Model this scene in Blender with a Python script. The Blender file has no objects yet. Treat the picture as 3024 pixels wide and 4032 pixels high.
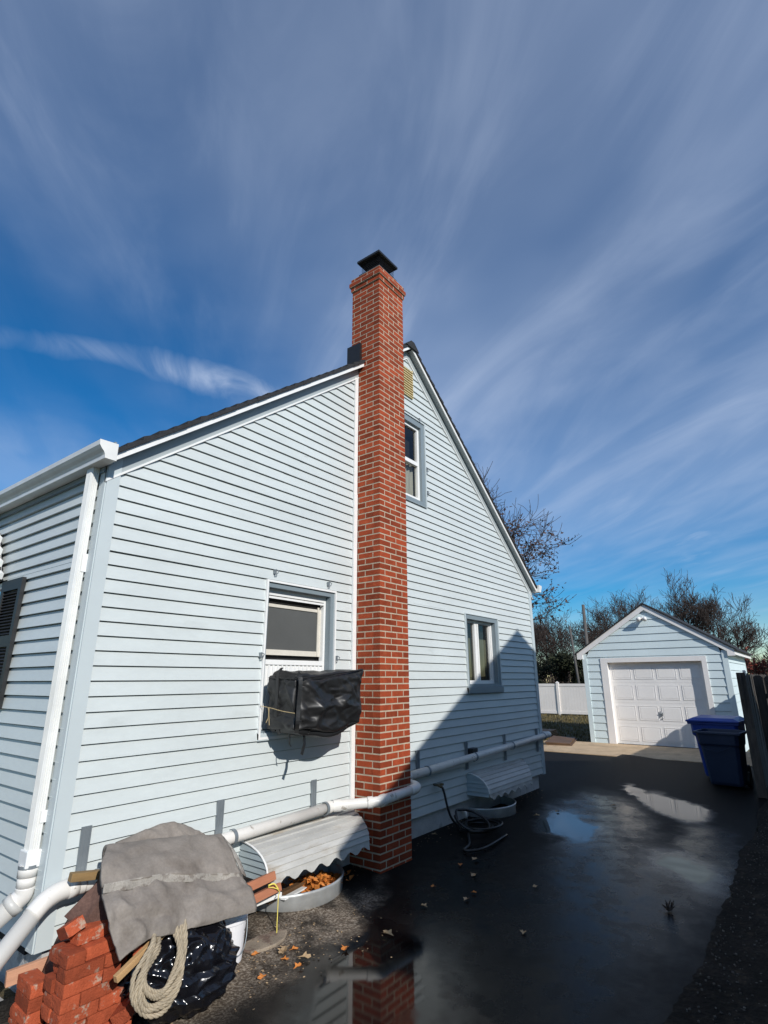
import bpy, bmesh, math, random
from mathutils import Vector, Matrix, noise
random.seed(7)
scene = bpy.context.scene
COL = scene.collection
PI = math.pi

# ------------------------------------------------------------------ camera
cam_d = bpy.data.cameras.new('camera')
cam_d.sensor_fit = 'HORIZONTAL'; cam_d.sensor_width = 36.0
cam_d.lens = 2141.36/3024*36.0
cam_d.clip_start = 0.05; cam_d.clip_end = 2000
cam = bpy.data.objects.new('camera', cam_d); COL.objects.link(cam)
Rm = [[0.60454438, -0.23192438, -0.76206113], [-0.79655917, -0.18132536, -0.57672749], [-0.00442384, 0.95568415, -0.29436073]]
M = Matrix(Rm).to_4x4(); M.translation = (-1.88245, -3.97264, 1.80210)
cam.matrix_world = M
scene.camera = cam

# ------------------------------------------------------------------ light
SUN_D = Vector((0.44, 1.0, -0.625)).normalized()           # travel direction of the light
SUN_EL = math.asin(-SUN_D.z)
sun_d = bpy.data.lights.new('sun', 'SUN'); sun_d.energy = 4.3; sun_d.angle = math.radians(0.6)
sun_d.color = (1.0, 0.965, 0.915)
sun = bpy.data.objects.new('sun', sun_d); COL.objects.link(sun)
sun.rotation_euler = SUN_D.to_track_quat('-Z', 'Y').to_euler()
sun.location = (0, -20, 20)

world = bpy.data.worlds.new('World'); scene.world = world; world.use_nodes = True
def build_world():
    nt = world.node_tree; N = nt.nodes; L = nt.links; N.clear()
    out = N.new('ShaderNodeOutputWorld'); bg = N.new('ShaderNodeBackground')
    sky = N.new('ShaderNodeTexSky'); sky.sky_type = 'NISHITA'; sky.sun_disc = False
    sky.sun_elevation = SUN_EL; sky.sun_rotation = math.atan2(-SUN_D.x, -SUN_D.y)
    sky.air_density = 1.0; sky.dust_density = 0.0; sky.ozone_density = 1.3
    hs = N.new('ShaderNodeHueSaturation'); hs.inputs['Saturation'].default_value = 1.75; hs.inputs['Value'].default_value = SKY_V
    tint = N.new('ShaderNodeMix'); tint.data_type = 'RGBA'; tint.blend_type = 'MULTIPLY'; tint.inputs[0].default_value = 1; tint.inputs[7].default_value = (.86, .96, 1.10, 1)
    L.new(sky.outputs[0], tint.inputs[6]); L.new(tint.outputs[2], hs.inputs['Color'])
    tc = N.new('ShaderNodeTexCoord'); sep = N.new('ShaderNodeSeparateXYZ'); L.new(tc.outputs['Generated'], sep.inputs[0])
    def math_(op, a, b=None, clamp=False):
        n = N.new('ShaderNodeMath'); n.operation = op; n.use_clamp = clamp
        for i, v in enumerate((a, b)):
            if v is None: continue
            if isinstance(v, (int, float)): n.inputs[i].default_value = v
            else: L.new(v, n.inputs[i])
        return n.outputs[0]
    zc = math_('ADD', math_('MAXIMUM', sep.outputs[2], 0.0), 0.10)
    px = math_('DIVIDE', sep.outputs[0], zc); py = math_('DIVIDE', sep.outputs[1], zc)
    comb = N.new('ShaderNodeCombineXYZ'); L.new(px, comb.inputs[0]); L.new(py, comb.inputs[1])
    mp = N.new('ShaderNodeMapping'); mp.vector_type = 'TEXTURE'; mp.inputs['Rotation'].default_value = (0, 0, math.radians(52))
    L.new(comb.outputs[0], mp.inputs['Vector'])
    def streak(scale, sx, sy, det, lo, hi, off, dist=0.6):
        m = N.new('ShaderNodeMapping'); m.inputs['Scale'].default_value = (sx, sy, 1); m.inputs['Location'].default_value = (off, off*.7, 0)
        L.new(mp.outputs[0], m.inputs['Vector'])
        n = N.new('ShaderNodeTexNoise'); n.inputs['Scale'].default_value = scale; n.inputs['Detail'].default_value = det
        n.inputs['Roughness'].default_value = 0.55; n.inputs['Distortion'].default_value = dist
        L.new(m.outputs[0], n.inputs['Vector'])
        r = N.new('ShaderNodeMapRange'); r.interpolation_type = 'SMOOTHSTEP'
        r.inputs['From Min'].default_value = lo; r.inputs['From Max'].default_value = hi
        L.new(n.outputs['Fac'], r.inputs['Value'])
        return r.outputs[0]
    a = streak(0.7, 0.65, 1.15, 4, 0.02, 0.80, 7.3, 0.4)
    b = streak(2.0, 0.45, 1.7, 7, 0.45, 0.85, 9.4, 0.9)
    c = streak(0.7, 0.8, 1.0, 3, 0.38, 0.62, 5.7, 0.2)
    cov = math_('ADD', math_('MULTIPLY', a, 0.60), math_('MULTIPLY', math_('MULTIPLY', b, c), 0.32), True)
    # a clear patch on the left and two brighter wisps, laid on the cloud plane
    wob = N.new('ShaderNodeTexNoise'); wob.inputs['Scale'].default_value = 2.2; wob.inputs['Detail'].default_value = 5; L.new(comb.outputs[0], wob.inputs['Vector'])
    ws = N.new('ShaderNodeVectorMath'); ws.operation = 'SUBTRACT'; L.new(wob.outputs['Color'], ws.inputs[0]); ws.inputs[1].default_value = (.5, .5, .5)
    def patch(cx, cy, rx, ry, ang, soft, wamp):
        k = N.new('ShaderNodeVectorMath'); k.operation = 'SCALE'; L.new(ws.outputs[0], k.inputs[0]); k.inputs['Scale'].default_value = wamp
        ad = N.new('ShaderNodeVectorMath'); ad.operation = 'ADD'; L.new(comb.outputs[0], ad.inputs[0]); L.new(k.outputs[0], ad.inputs[1])
        m = N.new('ShaderNodeMapping'); m.vector_type = 'TEXTURE'; m.inputs['Location'].default_value = (cx, cy, 0); m.inputs['Rotation'].default_value = (0, 0, math.radians(ang)); m.inputs['Scale'].default_value = (rx, ry, 1000)
        L.new(ad.outputs[0], m.inputs['Vector']); ln = N.new('ShaderNodeVectorMath'); ln.operation = 'LENGTH'; L.new(m.outputs[0], ln.inputs[0])
        r = N.new('ShaderNodeMapRange'); r.interpolation_type = 'SMOOTHSTEP'; r.inputs['From Min'].default_value = 1+soft; r.inputs['From Max'].default_value = max(0, 1-soft); L.new(ln.outputs['Value'], r.inputs['Value']); return r.outputs[0]
    clear = patch(.52, 1.50, .60, .50, 0, .7, .7)
    cov = math_('MULTIPLY', cov, math_('SUBTRACT', 1.0, math_('MULTIPLY', clear, .85)))
    fib = streak(3.0, .9, 1.6, 9, .34, .70, 2.2, 1.0)
    fan = streak(2.0, .5, 1.7, 9, .40, .76, 14.1, 1.1)
    wisp = math_('MAXIMUM', patch(.88, 1.21, .28, .06, -25, 1.0, .16), math_('MULTIPLY', patch(.62, 1.345, .38, .045, -25, 1.0, .18), .42))
    wisp = math_('MAXIMUM', wisp, math_('MULTIPLY', patch(3.0, .40, .85, .16, 8, 1.0, .5), .8))
    cov = math_('ADD', math_('MULTIPLY', cov, math_('ADD', .88, math_('MULTIPLY', fan, .20))), math_('MULTIPLY', fan, math_('SUBTRACT', .10, math_('MULTIPLY', clear, .08))), True)
    cov = math_('MAXIMUM', cov, math_('MULTIPLY', wisp, math_('ADD', .20, math_('MULTIPLY', fib, .65))))
    # thin veil fades out towards the horizon
    fade = N.new('ShaderNodeMapRange'); fade.inputs['From Min'].default_value = 0.03; fade.inputs['From Max'].default_value = 0.45
    fade.inputs['To Min'].default_value = 0.35; fade.inputs['To Max'].default_value = 1.0
    L.new(sep.outputs[2], fade.inputs['Value'])
    cov = math_('MULTIPLY', math_('MULTIPLY', cov, fade.outputs[0]), 0.9, True)
    mix = N.new('ShaderNodeMix'); mix.data_type = 'RGBA'
    L.new(cov, mix.inputs[0]); L.new(hs.outputs[0], mix.inputs[6]); mix.inputs[7].default_value = CLOUD
    L.new(mix.outputs[2], bg.inputs['Color']); bg.inputs['Strength'].default_value = 0.1
    L.new(bg.outputs[0], out.inputs[0])
SKY_V = 0.95
CLOUD = (5.9, 6.9, 8.8, 1)
build_world()
vs = scene.view_settings
vs.view_transform = 'Standard'; vs.look = 'None'; vs.gamma = 1.0; vs.exposure = 0.0; vs.use_curve_mapping = False
scene.render.resolution_x = 768; scene.render.resolution_y = 1024
try:
    scene.cycles.max_bounces = 8; scene.cycles.use_denoising = True
    scene.cycles.sample_clamp_indirect = 6
except Exception: pass

# ------------------------------------------------------------------ materials
def mat(name, col, rough=0.6, var=0.12, vs_=2.5, bump=0.0, bs=60.0, metal=0.0, col2=None, c2s=4.0, c2lo=0.55, c2hi=0.7, island=0.0,
        spec=0.5, stretch=None, fine=0.0, rvar=0.0, bdist=0.01, trans=None, det=5, objrand=0.0):
    m = bpy.data.materials.new(name); m.use_nodes = True
    nt = m.node_tree; N = nt.nodes; L = nt.links
    b = N['Principled BSDF']
    b.inputs['Roughness'].default_value = rough; b.inputs['Metallic'].default_value = metal
    b.inputs['Specular IOR Level'].default_value = spec
    tc = N.new('ShaderNodeTexCoord'); vec = tc.outputs['Object']
    if stretch:
        mp = N.new('ShaderNodeMapping'); mp.inputs['Scale'].default_value = stretch; L.new(vec, mp.inputs['Vector']); vec = mp.outputs[0]
    def nz(scale, det=det, rg=0.6):
        n = N.new('ShaderNodeTexNoise'); n.inputs['Scale'].default_value = scale; n.inputs['Detail'].default_value = det
        n.inputs['Roughness'].default_value = rg; L.new(vec, n.inputs['Vector']); return n.outputs['Fac']
    def rng(v, a, b_, c, d, smooth=False):
        r = N.new('ShaderNodeMapRange'); r.inputs['From Min'].default_value = a; r.inputs['From Max'].default_value = b_
        r.inputs['To Min'].default_value = c; r.inputs['To Max'].default_value = d
        if smooth: r.interpolation_type = 'SMOOTHSTEP'
        L.new(v, r.inputs['Value']); return r.outputs[0]
    def mul(a, b_):
        n = N.new('ShaderNodeMath'); n.operation = 'MULTIPLY'; L.new(a, n.inputs[0]); L.new(b_, n.inputs[1]); return n.outputs[0]
    base = None
    if col2:
        mx = N.new('ShaderNodeMix'); mx.data_type = 'RGBA'; mx.inputs[6].default_value = (*col, 1); mx.inputs[7].default_value = (*col2, 1)
        L.new(rng(nz(c2s, 8, 0.65), c2lo, c2hi, 0, 1, True), mx.inputs[0]); base = mx.outputs[2]
    hs = N.new('ShaderNodeHueSaturation')
    if base: L.new(base, hs.inputs['Color'])
    else: hs.inputs['Color'].default_value = (*col, 1)
    v = rng(nz(vs_), 0.3, 0.7, 1-var, 1+var)
    if fine: v = mul(v, rng(nz(vs_*14), 0.3, 0.7, 1-fine, 1+fine))
    if island:
        g = N.new('ShaderNodeNewGeometry'); v = mul(v, rng(g.outputs['Random Per Island'], 0, 1, 1-island, 1+island*.6))
    if objrand:
        oi = N.new('ShaderNodeObjectInfo'); v = mul(v, rng(oi.outputs['Random'], 0, 1, 1-objrand, 1+objrand*.5))
        ad = N.new('ShaderNodeVectorMath'); ad.operation = 'ADD'; L.new(oi.outputs['Location'], ad.inputs[0]); L.new(tc.outputs['Object'], ad.inputs[1])
        for l in list(nt.links):
            if l.from_socket == tc.outputs['Object'] and l.to_node.type == 'TEX_NOISE': L.new(ad.outputs[0], l.to_socket)
    L.new(v, hs.inputs['Value']); L.new(hs.outputs[0], b.inputs['Base Color'])
    if rvar: L.new(rng(nz(vs_*1.7), 0.3, 0.7, max(0, rough-rvar), min(1, rough+rvar)), b.inputs['Roughness'])
    if bump:
        bp = N.new('ShaderNodeBump'); bp.inputs['Strength'].default_value = bump; bp.inputs['Distance'].default_value = bdist
        L.new(nz(bs), bp.inputs['Height']); L.new(bp.outputs[0], b.inputs['Normal'])
    return m

MAT = {}
MAT['siding'] = mat('pale_blue_vinyl', (0.55, 0.592, 0.585), 0.42, 0.06, 0.9, 0.06, 9, fine=0.025, col2=(0.47, 0.505, 0.495), c2s=1.9, c2lo=.56, c2hi=.82, stretch=(1, 1, 3))
MAT['siding_front'] = MAT['siding']
MAT['siding_garage'] = mat('pale_aqua_siding', (0.66, 0.76, 0.77), 0.5, 0.05, 0.9, 0.05, 12, fine=0.02)
MAT['corner'] = mat('pale_blue_trim_vinyl', (0.50, 0.555, 0.565), 0.4, 0.04, 2, 0.03, 7)
MAT['greytrim'] = mat('blue_grey_painted_trim', (0.20, 0.245, 0.268), 0.45, 0.06, 3, 0.05, 30)
MAT['frieze'] = mat('grey_blue_aluminium_frieze', (0.36, 0.40, 0.405), 0.38, 0.04, 2, 0.04, 6)
MAT['white'] = mat('white_trim_paint', (0.78, 0.78, 0.76), 0.4, 0.05, 4, 0.03, 30, fine=0.03)
MAT['gutter'] = mat('white_gutter_enamel', (0.72, 0.72, 0.69), 0.3, 0.08, 5, 0.02, 30, col2=(0.55, 0.53, 0.48), c2s=7, c2lo=.62, c2hi=.8)
MAT['pvc'] = mat('dirty_white_pvc', (0.70, 0.675, 0.63), 0.35, 0.08, 5, 0.03, 40, col2=(0.36, 0.32, 0.27), c2s=16, c2lo=.615, c2hi=.68)
MAT['pvc_grey'] = mat('grey_white_pvc', (0.52, 0.51, 0.48), 0.4, 0.06, 4, 0.03, 40)
MAT['shingle'] = mat('dark_asphalt_shingle', (0.022, 0.023, 0.026), 0.9, 0.35, 30, 0.6, 120)
MAT['brick'] = mat('red_chimney_brick', (0.290, 0.050, 0.017), 0.85, 0.18, 9, 0.5, 70, island=0.32, col2=(0.33, 0.075, 0.030), c2s=16, c2lo=.5, c2hi=.72, fine=0.12, spec=.25)
MAT['mortar'] = mat('sandy_mortar', (0.47, 0.39, 0.29), 0.95, 0.14, 12, 0.6, 90, fine=0.12, spec=.2)
MAT['brick_loose'] = mat('orange_red_loose_brick', (0.365, 0.076, 0.031), 0.9, 0.2, 14, 0.6, 90, objrand=.35, col2=(0.38, 0.27, 0.20), c2s=13, c2lo=.58, c2hi=.66, fine=0.10, spec=.25)
MAT['black_metal'] = mat('black_metal', (0.012, 0.012, 0.013), 0.4, 0.2, 10, 0.05, 40)
MAT['galv'] = mat('galvanised_steel', (0.50, 0.51, 0.50), 0.42, 0.18, 6, 0.05, 20, metal=0.55, rvar=.12)
MAT['strap'] = mat('grey_steel_strap', (0.24, 0.27, 0.29), 0.4, 0.12, 8, metal=0.4)
MAT['cover'] = mat('black_nylon_cover', (0.013, 0.013, 0.0135), 0.46, 0.25, 6, 0.12, 30, rvar=.08, bdist=.01)
MAT['bag'] = mat('black_plastic_bag', (0.006, 0.006, 0.008), 0.16, 0.2, 8, 0.30, 11, rvar=.06, bdist=.03, det=2)
MAT['tarp'] = mat('grey_stained_canvas', (0.235, 0.208, 0.182), 0.95, 0.16, 4.5, 0.35, 160, col2=(0.15, 0.127, 0.108), c2s=3.2, c2lo=.46, c2hi=.75, fine=0.10, spec=.15)
MAT['tarp_band'] = mat('pale_worn_canvas_hem', (0.33, 0.305, 0.27), 0.95, 0.2, 9, 0.4, 120, col2=(0.20, 0.175, 0.152), c2s=14, c2lo=.5, c2hi=.62, fine=0.16, spec=.15)
MAT['tarp_brown'] = mat('dark_brown_canvas', (0.105, 0.062, 0.05), 0.9, 0.3, 6, 0.5, 40, fine=0.2, spec=.15)
MAT['rope'] = mat('tan_rope', (0.36, 0.30, 0.215), 0.95, 0.2, 12, 0.4, 60, fine=.15, spec=.1)
MAT['bucket'] = mat('white_bucket_plastic', (0.78, 0.78, 0.80), 0.32, 0.04, 6, col2=(.5, .48, .44), c2s=9, c2lo=.68, c2hi=.78)
MAT['wood_tan'] = mat('tan_lumber', (0.46, 0.285, 0.13), 0.75, 0.14, 5, 0.3, 30, stretch=(1, 8, 8), fine=.08)
MAT['wood_pink'] = mat('pinkish_lumber', (0.52, 0.27, 0.165), 0.75, 0.12, 4, 0.25, 30, stretch=(1, 9, 9), fine=.08)
MAT['wood_olive'] = mat('olive_brown_lumber', (0.24, 0.15, 0.06), 0.7, 0.16, 4, 0.3, 30, stretch=(1, 9, 9), fine=.1)
MAT['wood_red'] = mat('reddish_lumber', (0.40, 0.155, 0.08), 0.75, 0.12, 5, 0.25, 30, stretch=(1, 9, 9), fine=.08)
MAT['wood_fence'] = mat('weathered_dark_fence_wood', (0.062, 0.054, 0.046), 0.9, 0.35, 5, 0.6, 30, stretch=(6, 6, .8), fine=.2)
MAT['plank'] = mat('wet_brown_plank', (0.12, 0.065, 0.03), 0.6, 0.25, 3, 0.3, 30, fine=.15)
MAT['plank2'] = mat('orange_brown_plank', (0.20, 0.10, 0.035), 0.6, 0.25, 3, 0.3, 30, fine=.15)
MAT['vinyl_fence'] = mat('cream_white_vinyl', (0.84, 0.79, 0.74), 0.45, 0.04, 1.2, fine=.02)
MAT['found'] = mat('painted_concrete_foundation', (0.45, 0.45, 0.44), 0.9, 0.18, 5, 0.5, 40, col2=(0.17, 0.16, 0.15), c2s=5, c2lo=.55, c2hi=.72, fine=.1)
MAT['concrete'] = mat('tan_concrete', (0.50, 0.365, 0.225), 0.9, 0.15, 2, 0.4, 40, col2=(0.36, 0.26, 0.16), c2s=2.4, c2lo=.5, c2hi=.7, fine=.12)
MAT['pebble'] = mat('dark_grey_gravel', (0.085, 0.078, 0.07), 0.9, 0.3, 20, island=.6)
MAT['stone'] = mat('muddy_tan_stone', (0.26, 0.21, 0.155), 0.92, 0.25, 8, 0.6, 50, col2=(0.15, 0.10, 0.075), c2s=9, c2lo=.48, c2hi=.62, fine=.25)
MAT['slab'] = mat('grey_concrete_slab', (0.36, 0.345, 0.32), 0.92, 0.18, 6, 0.5, 70, fine=.2)
MAT['dirt'] = mat('dark_damp_soil', (0.014, 0.012, 0.010), 0.9, 0.5, 3, 0.9, 30, fine=.5, bdist=.03, col2=(.035,.028,.02), c2s=9, c2lo=.5, c2hi=.7, spec=.15)
MAT['soil'] = mat('brown_grass_soil', (0.085, 0.065, 0.028), 0.95, 0.3, 2.2, 0.7, 30, col2=(0.05, 0.055, 0.02), c2s=1.2, c2lo=.45, c2hi=.6, fine=.25, bdist=.03)
MAT['grass'] = mat('dry_grass_blades', (0.135, 0.105, 0.04), 0.9, 0.35, 3, island=.4)
MAT['bark'] = mat('dark_grey_bark', (0.050, 0.043, 0.038), 0.95, 0.25, 4, 0.6, 25, spec=.1)
MAT['twig'] = mat('brown_grey_twig', (0.058, 0.046, 0.041), 0.95, 0.25, 3, spec=.1)
MAT['leaf_brown'] = mat('dry_brown_leaf', (0.078, 0.042, 0.026), 0.8, 0.3, 2, island=.5, spec=.2)
MAT['leaf_green'] = mat('dark_evergreen_leaf', (0.022, 0.026, 0.012), 0.8, 0.3, 2, island=.5, spec=.2)
MAT['leaf_red'] = mat('russet_leaf', (0.16, 0.035, 0.022), 0.8, 0.3, 2, island=.5, spec=.2)
MAT['leaf_orange'] = mat('orange_fallen_leaf', (0.55, 0.19, 0.035), 0.6, 0.25, 20, 0.3, 60, island=.3, col2=(.30, .10, .03), c2s=30, c2lo=.55, c2hi=.7)
MAT['leaf_tan'] = mat('tan_fallen_leaf', (0.42, 0.29, 0.16), 0.7, 0.25, 20, 0.3, 60, island=.3)
MAT['blue_bin'] = mat('blue_bin_plastic', (0.016, 0.055, 0.33), 0.36, 0.08, 4, 0.05, 60)
MAT['dark_bin'] = mat('dark_grey_green_bin_plastic', (0.020, 0.034, 0.075), 0.42, 0.1, 4, 0.05, 60)
MAT['rubber'] = mat('black_rubber', (0.010, 0.010, 0.010), 0.45, 0.2, 8)
MAT['shutter'] = mat('black_shutter_vinyl', (0.014, 0.0145, 0.0155), 0.5, 0.1, 8)
MAT['vent'] = mat('yellowed_vent_metal', (0.62, 0.50, 0.26), 0.55, 0.12, 12)
MAT['darkhole'] = mat('dark_interior', (0.012, 0.012, 0.012), 0.9, 0.2, 3)  # near-black colour standing in for unlit interiors
MAT['curtain'] = mat('pale_curtain_cloth', (0.42, 0.40, 0.34), 0.9, 0.15, 5, stretch=(6, 6, .6))
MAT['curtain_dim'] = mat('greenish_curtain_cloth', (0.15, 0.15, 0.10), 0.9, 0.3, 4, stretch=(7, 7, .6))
MAT['sash'] = mat('aged_aluminium_sash', (0.62, 0.58, 0.50), 0.5, 0.08, 6, fine=.04)
MAT['screen'] = mat('grey_window_screen', (0.085, 0.088, 0.085), 0.75, 0.12, 2, 0.2, 300)
MAT['brass'] = mat('worn_brass', (0.14, 0.11, 0.06), 0.4, 0.2, 20, metal=.7)
MAT['hose'] = mat('black_garden_hose', (0.012, 0.012, 0.012), 0.4, 0.2, 12)
MAT['string'] = mat('yellow_string', (0.75, 0.62, 0.12), 0.7, 0.1, 20)
MAT['cord'] = mat('tan_cord', (0.5, 0.38, 0.2), 0.8, 0.1, 20)
MAT['pole'] = mat('grey_utility_pole_wood', (0.10, 0.095, 0.09), 0.95, 0.2, 3, 0.5, 20, stretch=(4, 4, .5))
MAT['wire'] = mat('black_wire', (0.012, 0.012, 0.012), 0.6, 0.1, 3)
MAT['door_white'] = mat('white_garage_door', (0.86, 0.835, 0.80), 0.42, 0.04, 1.5, 0.03, 60, fine=.02)
MAT['casing'] = mat('white_door_casing', (0.84, 0.81, 0.775), 0.5, 0.04, 3)
MAT['neighbour'] = mat('beige_neighbour_siding', (0.42, 0.39, 0.33), 0.6, 0.06, 1)
MAT['ink'] = mat('grey_print_ink', (0.10, 0.10, 0.11), 0.5, 0.1, 20)
MAT['rust'] = mat('rust_streak', (0.20, 0.055, 0.02), 0.85, 0.3, 20)
MAT['awning'] = mat('greyish_white_awning_metal', (0.45, 0.445, 0.42), 0.5, 0.14, 5, 0.04, 30, col2=(0.26, 0.205, 0.14), c2s=2.6, c2lo=.50, c2hi=.72, fine=.03, stretch=(.5, 2, 2))
MAT['awning_end'] = mat('blue_grey_awning_metal', (0.33, 0.39, 0.41), 0.45, 0.08, 5, 0.04, 30)

def glass_mat():
    m = bpy.data.materials.new('window_glass'); m.use_nodes = True
    nt = m.node_tree; N = nt.nodes; L = nt.links; N.clear()
    out = N.new('ShaderNodeOutputMaterial'); mix = N.new('ShaderNodeMixShader'); fr = N.new('ShaderNodeFresnel'); fr.inputs[0].default_value = 1.6
    t = N.new('ShaderNodeBsdfTransparent'); t.inputs[0].default_value = (.86, .89, .88, 1); g = N.new('ShaderNodeBsdfGlossy'); g.inputs['Roughness'].default_value = .02
    L.new(fr.outputs[0], mix.inputs[0]); L.new(t.outputs[0], mix.inputs[1]); L.new(g.outputs[0], mix.inputs[2]); L.new(mix.outputs[0], out.inputs[0])
    return m
MAT['glass'] = glass_mat()

def asphalt_mat():
    m = bpy.data.materials.new('wet_black_asphalt'); m.use_nodes = True
    nt = m.node_tree; N = nt.nodes; L = nt.links; b = N['Principled BSDF']
    tc = N.new('ShaderNodeTexCoord'); vec = tc.outputs['Object']
    def nz(s, d=5, r=.6, v=None):
        n = N.new('ShaderNodeTexNoise'); n.inputs['Scale'].default_value = s; n.inputs['Detail'].default_value = d; n.inputs['Roughness'].default_value = r
        L.new(v or vec, n.inputs['Vector']); return n
    def mt(op, a, b_=None, clamp=False):
        n = N.new('ShaderNodeMath'); n.operation = op; n.use_clamp = clamp
        for i, v in enumerate((a, b_)):
            if v is None: continue
            if isinstance(v, (int, float)): n.inputs[i].default_value = v
            else: L.new(v, n.inputs[i])
        return n.outputs[0]
    def rng(v, a, b_, c, d, smooth=True):
        r = N.new('ShaderNodeMapRange'); r.inputs['From Min'].default_value = a; r.inputs['From Max'].default_value = b_
        r.inputs['To Min'].default_value = c; r.inputs['To Max'].default_value = d
        if smooth: r.interpolation_type = 'SMOOTHSTEP'
        L.new(v, r.inputs['Value']); return r.outputs[0]
    # edge wobble
    w = nz(1.7, 4); sub = N.new('ShaderNodeVectorMath'); sub.operation = 'SUBTRACT'; L.new(w.outputs['Color'], sub.inputs[0]); sub.inputs[1].default_value = (.5, .5, .5)
    sc = N.new('ShaderNodeVectorMath'); sc.operation = 'SCALE'; L.new(sub.outputs[0], sc.inputs[0]); sc.inputs['Scale'].default_value = 0.75
    ad = N.new('ShaderNodeVectorMath'); ad.operation = 'ADD'; L.new(vec, ad.inputs[0]); L.new(sc.outputs[0], ad.inputs[1])
    def blob(cx, cy, rx, ry, ang, soft=.35):
        mp = N.new('ShaderNodeMapping'); mp.vector_type = 'TEXTURE'
        mp.inputs['Location'].default_value = (cx, cy, 0); mp.inputs['Rotation'].default_value = (0, 0, math.radians(ang)); mp.inputs['Scale'].default_value = (rx, ry, 1000)
        L.new(ad.outputs[0], mp.inputs['Vector'])
        ln = N.new('ShaderNodeVectorMath'); ln.operation = 'LENGTH'; L.new(mp.outputs[0], ln.inputs[0])
        return rng(ln.outputs['Value'], 1-soft, 1+soft, 1, 0)
    wet = None
    for args in PUDDLES:
        k = blob(*args); wet = k if wet is None else mt('MAXIMUM', wet, k)
    damp = rng(nz(.55, 4).outputs['Fac'], .40, .60, 0, 1)
    sheen = None
    for args in SHEEN:
        k = blob(*args); sheen = k if sheen is None else mt('MAXIMUM', sheen, k)
    grit = nz(160, 3).outputs['Fac']; patch = nz(3.0, 6).outputs['Fac']; mott = nz(14, 6, .7).outputs['Fac']
    wet2 = mt('MAXIMUM', wet, mt('MULTIPLY', mt('MULTIPLY', sheen, rng(patch, .36, .62, .65, 1)), rng(mott, .35, .65, .72, .88)))
    # colour
    dry = N.new('ShaderNodeMix'); dry.data_type = 'RGBA'; dry.inputs[6].default_value = (.008, .0076, .0072, 1); dry.inputs[7].default_value = (.032, .029, .025, 1)
    L.new(mt('MULTIPLY', rng(grit, .42, .70, 0, 1), rng(mott, .36, .62, .1, 1)), dry.inputs[0])
    wc = N.new('ShaderNodeMix'); wc.data_type = 'RGBA'; L.new(wet2, wc.inputs[0]); L.new(dry.outputs[2], wc.inputs[6]); wc.inputs[7].default_value = (.005, .005, .0055, 1)
    # silt brown stains next to the wall
    st = N.new('ShaderNodeMix'); st.data_type = 'RGBA'
    silt = None
    for args in SILT:
        k = blob(*args); silt = k if silt is None else mt('MAXIMUM', silt, k)
    L.new(mt('MULTIPLY', silt, rng(patch, .36, .60, .15, 1)), st.inputs[0]); L.new(wc.outputs[2], st.inputs[6]); sg = N.new('ShaderNodeMix'); sg.data_type = 'RGBA'; L.new(rng(nz(55, 4, .7).outputs['Fac'], .42, .66, 0, 1), sg.inputs[0]); sg.inputs[6].default_value = (.10, .075, .055, 1); sg.inputs[7].default_value = (.34, .29, .23, 1); L.new(sg.outputs[2], st.inputs[7])
    L.new(st.outputs[2], b.inputs['Base Color'])
    rough = mt('SUBTRACT', 0.62, mt('MULTIPLY', wet2, 0.60))
    rough = mt('ADD', rough, mt('MULTIPLY', silt, .3), True)
    rough = mt('MAXIMUM', rough, .035)
    L.new(rough, b.inputs['Roughness'])
    L.new(mt('ADD', .07, mt('MULTIPLY', wet, .26)), b.inputs['Specular IOR Level'])
    bp = N.new('ShaderNodeBump'); bp.inputs['Distance'].default_value = .006
    L.new(mt('ADD', grit, mt('MULTIPLY', patch, .8)), bp.inputs['Height'])
    L.new(mt('SUBTRACT', .55, mt('MULTIPLY', wet2, .545), True), bp.inputs['Strength'])
    L.new(bp.outputs[0], b.inputs['Normal'])
    return m
# (x, y, radius x, radius y, angle) of standing water, damp film and silt
PUDDLES = [(5.75, -1.15, .95, .36, 28, .4), (7.8, -1.95, 1.0, .33, 28, .35), (8.4, -1.35, .8, .14, 22, .4), (4.85, -2.55, .55, .28, 30, .5), (1.35, -1.40, 1.0, .55, 36, .4)]
SHEEN = [(3.9, -2.15, 1.9, .75, 8, .5), (5.3, -2.7, 1.6, .35, 6, .4), (2.2, -1.8, 1.6, .9, 25, .4), (6.6, -1.3, 1.6, .6, 20, .4), (3.2, -1.0, 1.4, .22, 12, .5)]
SILT = [(1.45, -.55, .75, .30, 14, .35), (2.0, -.62, .6, .14, 10, .5), (.1, -.5, 1.6, .5, 5, .4)]
MAT['asphalt'] = asphalt_mat()

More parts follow.
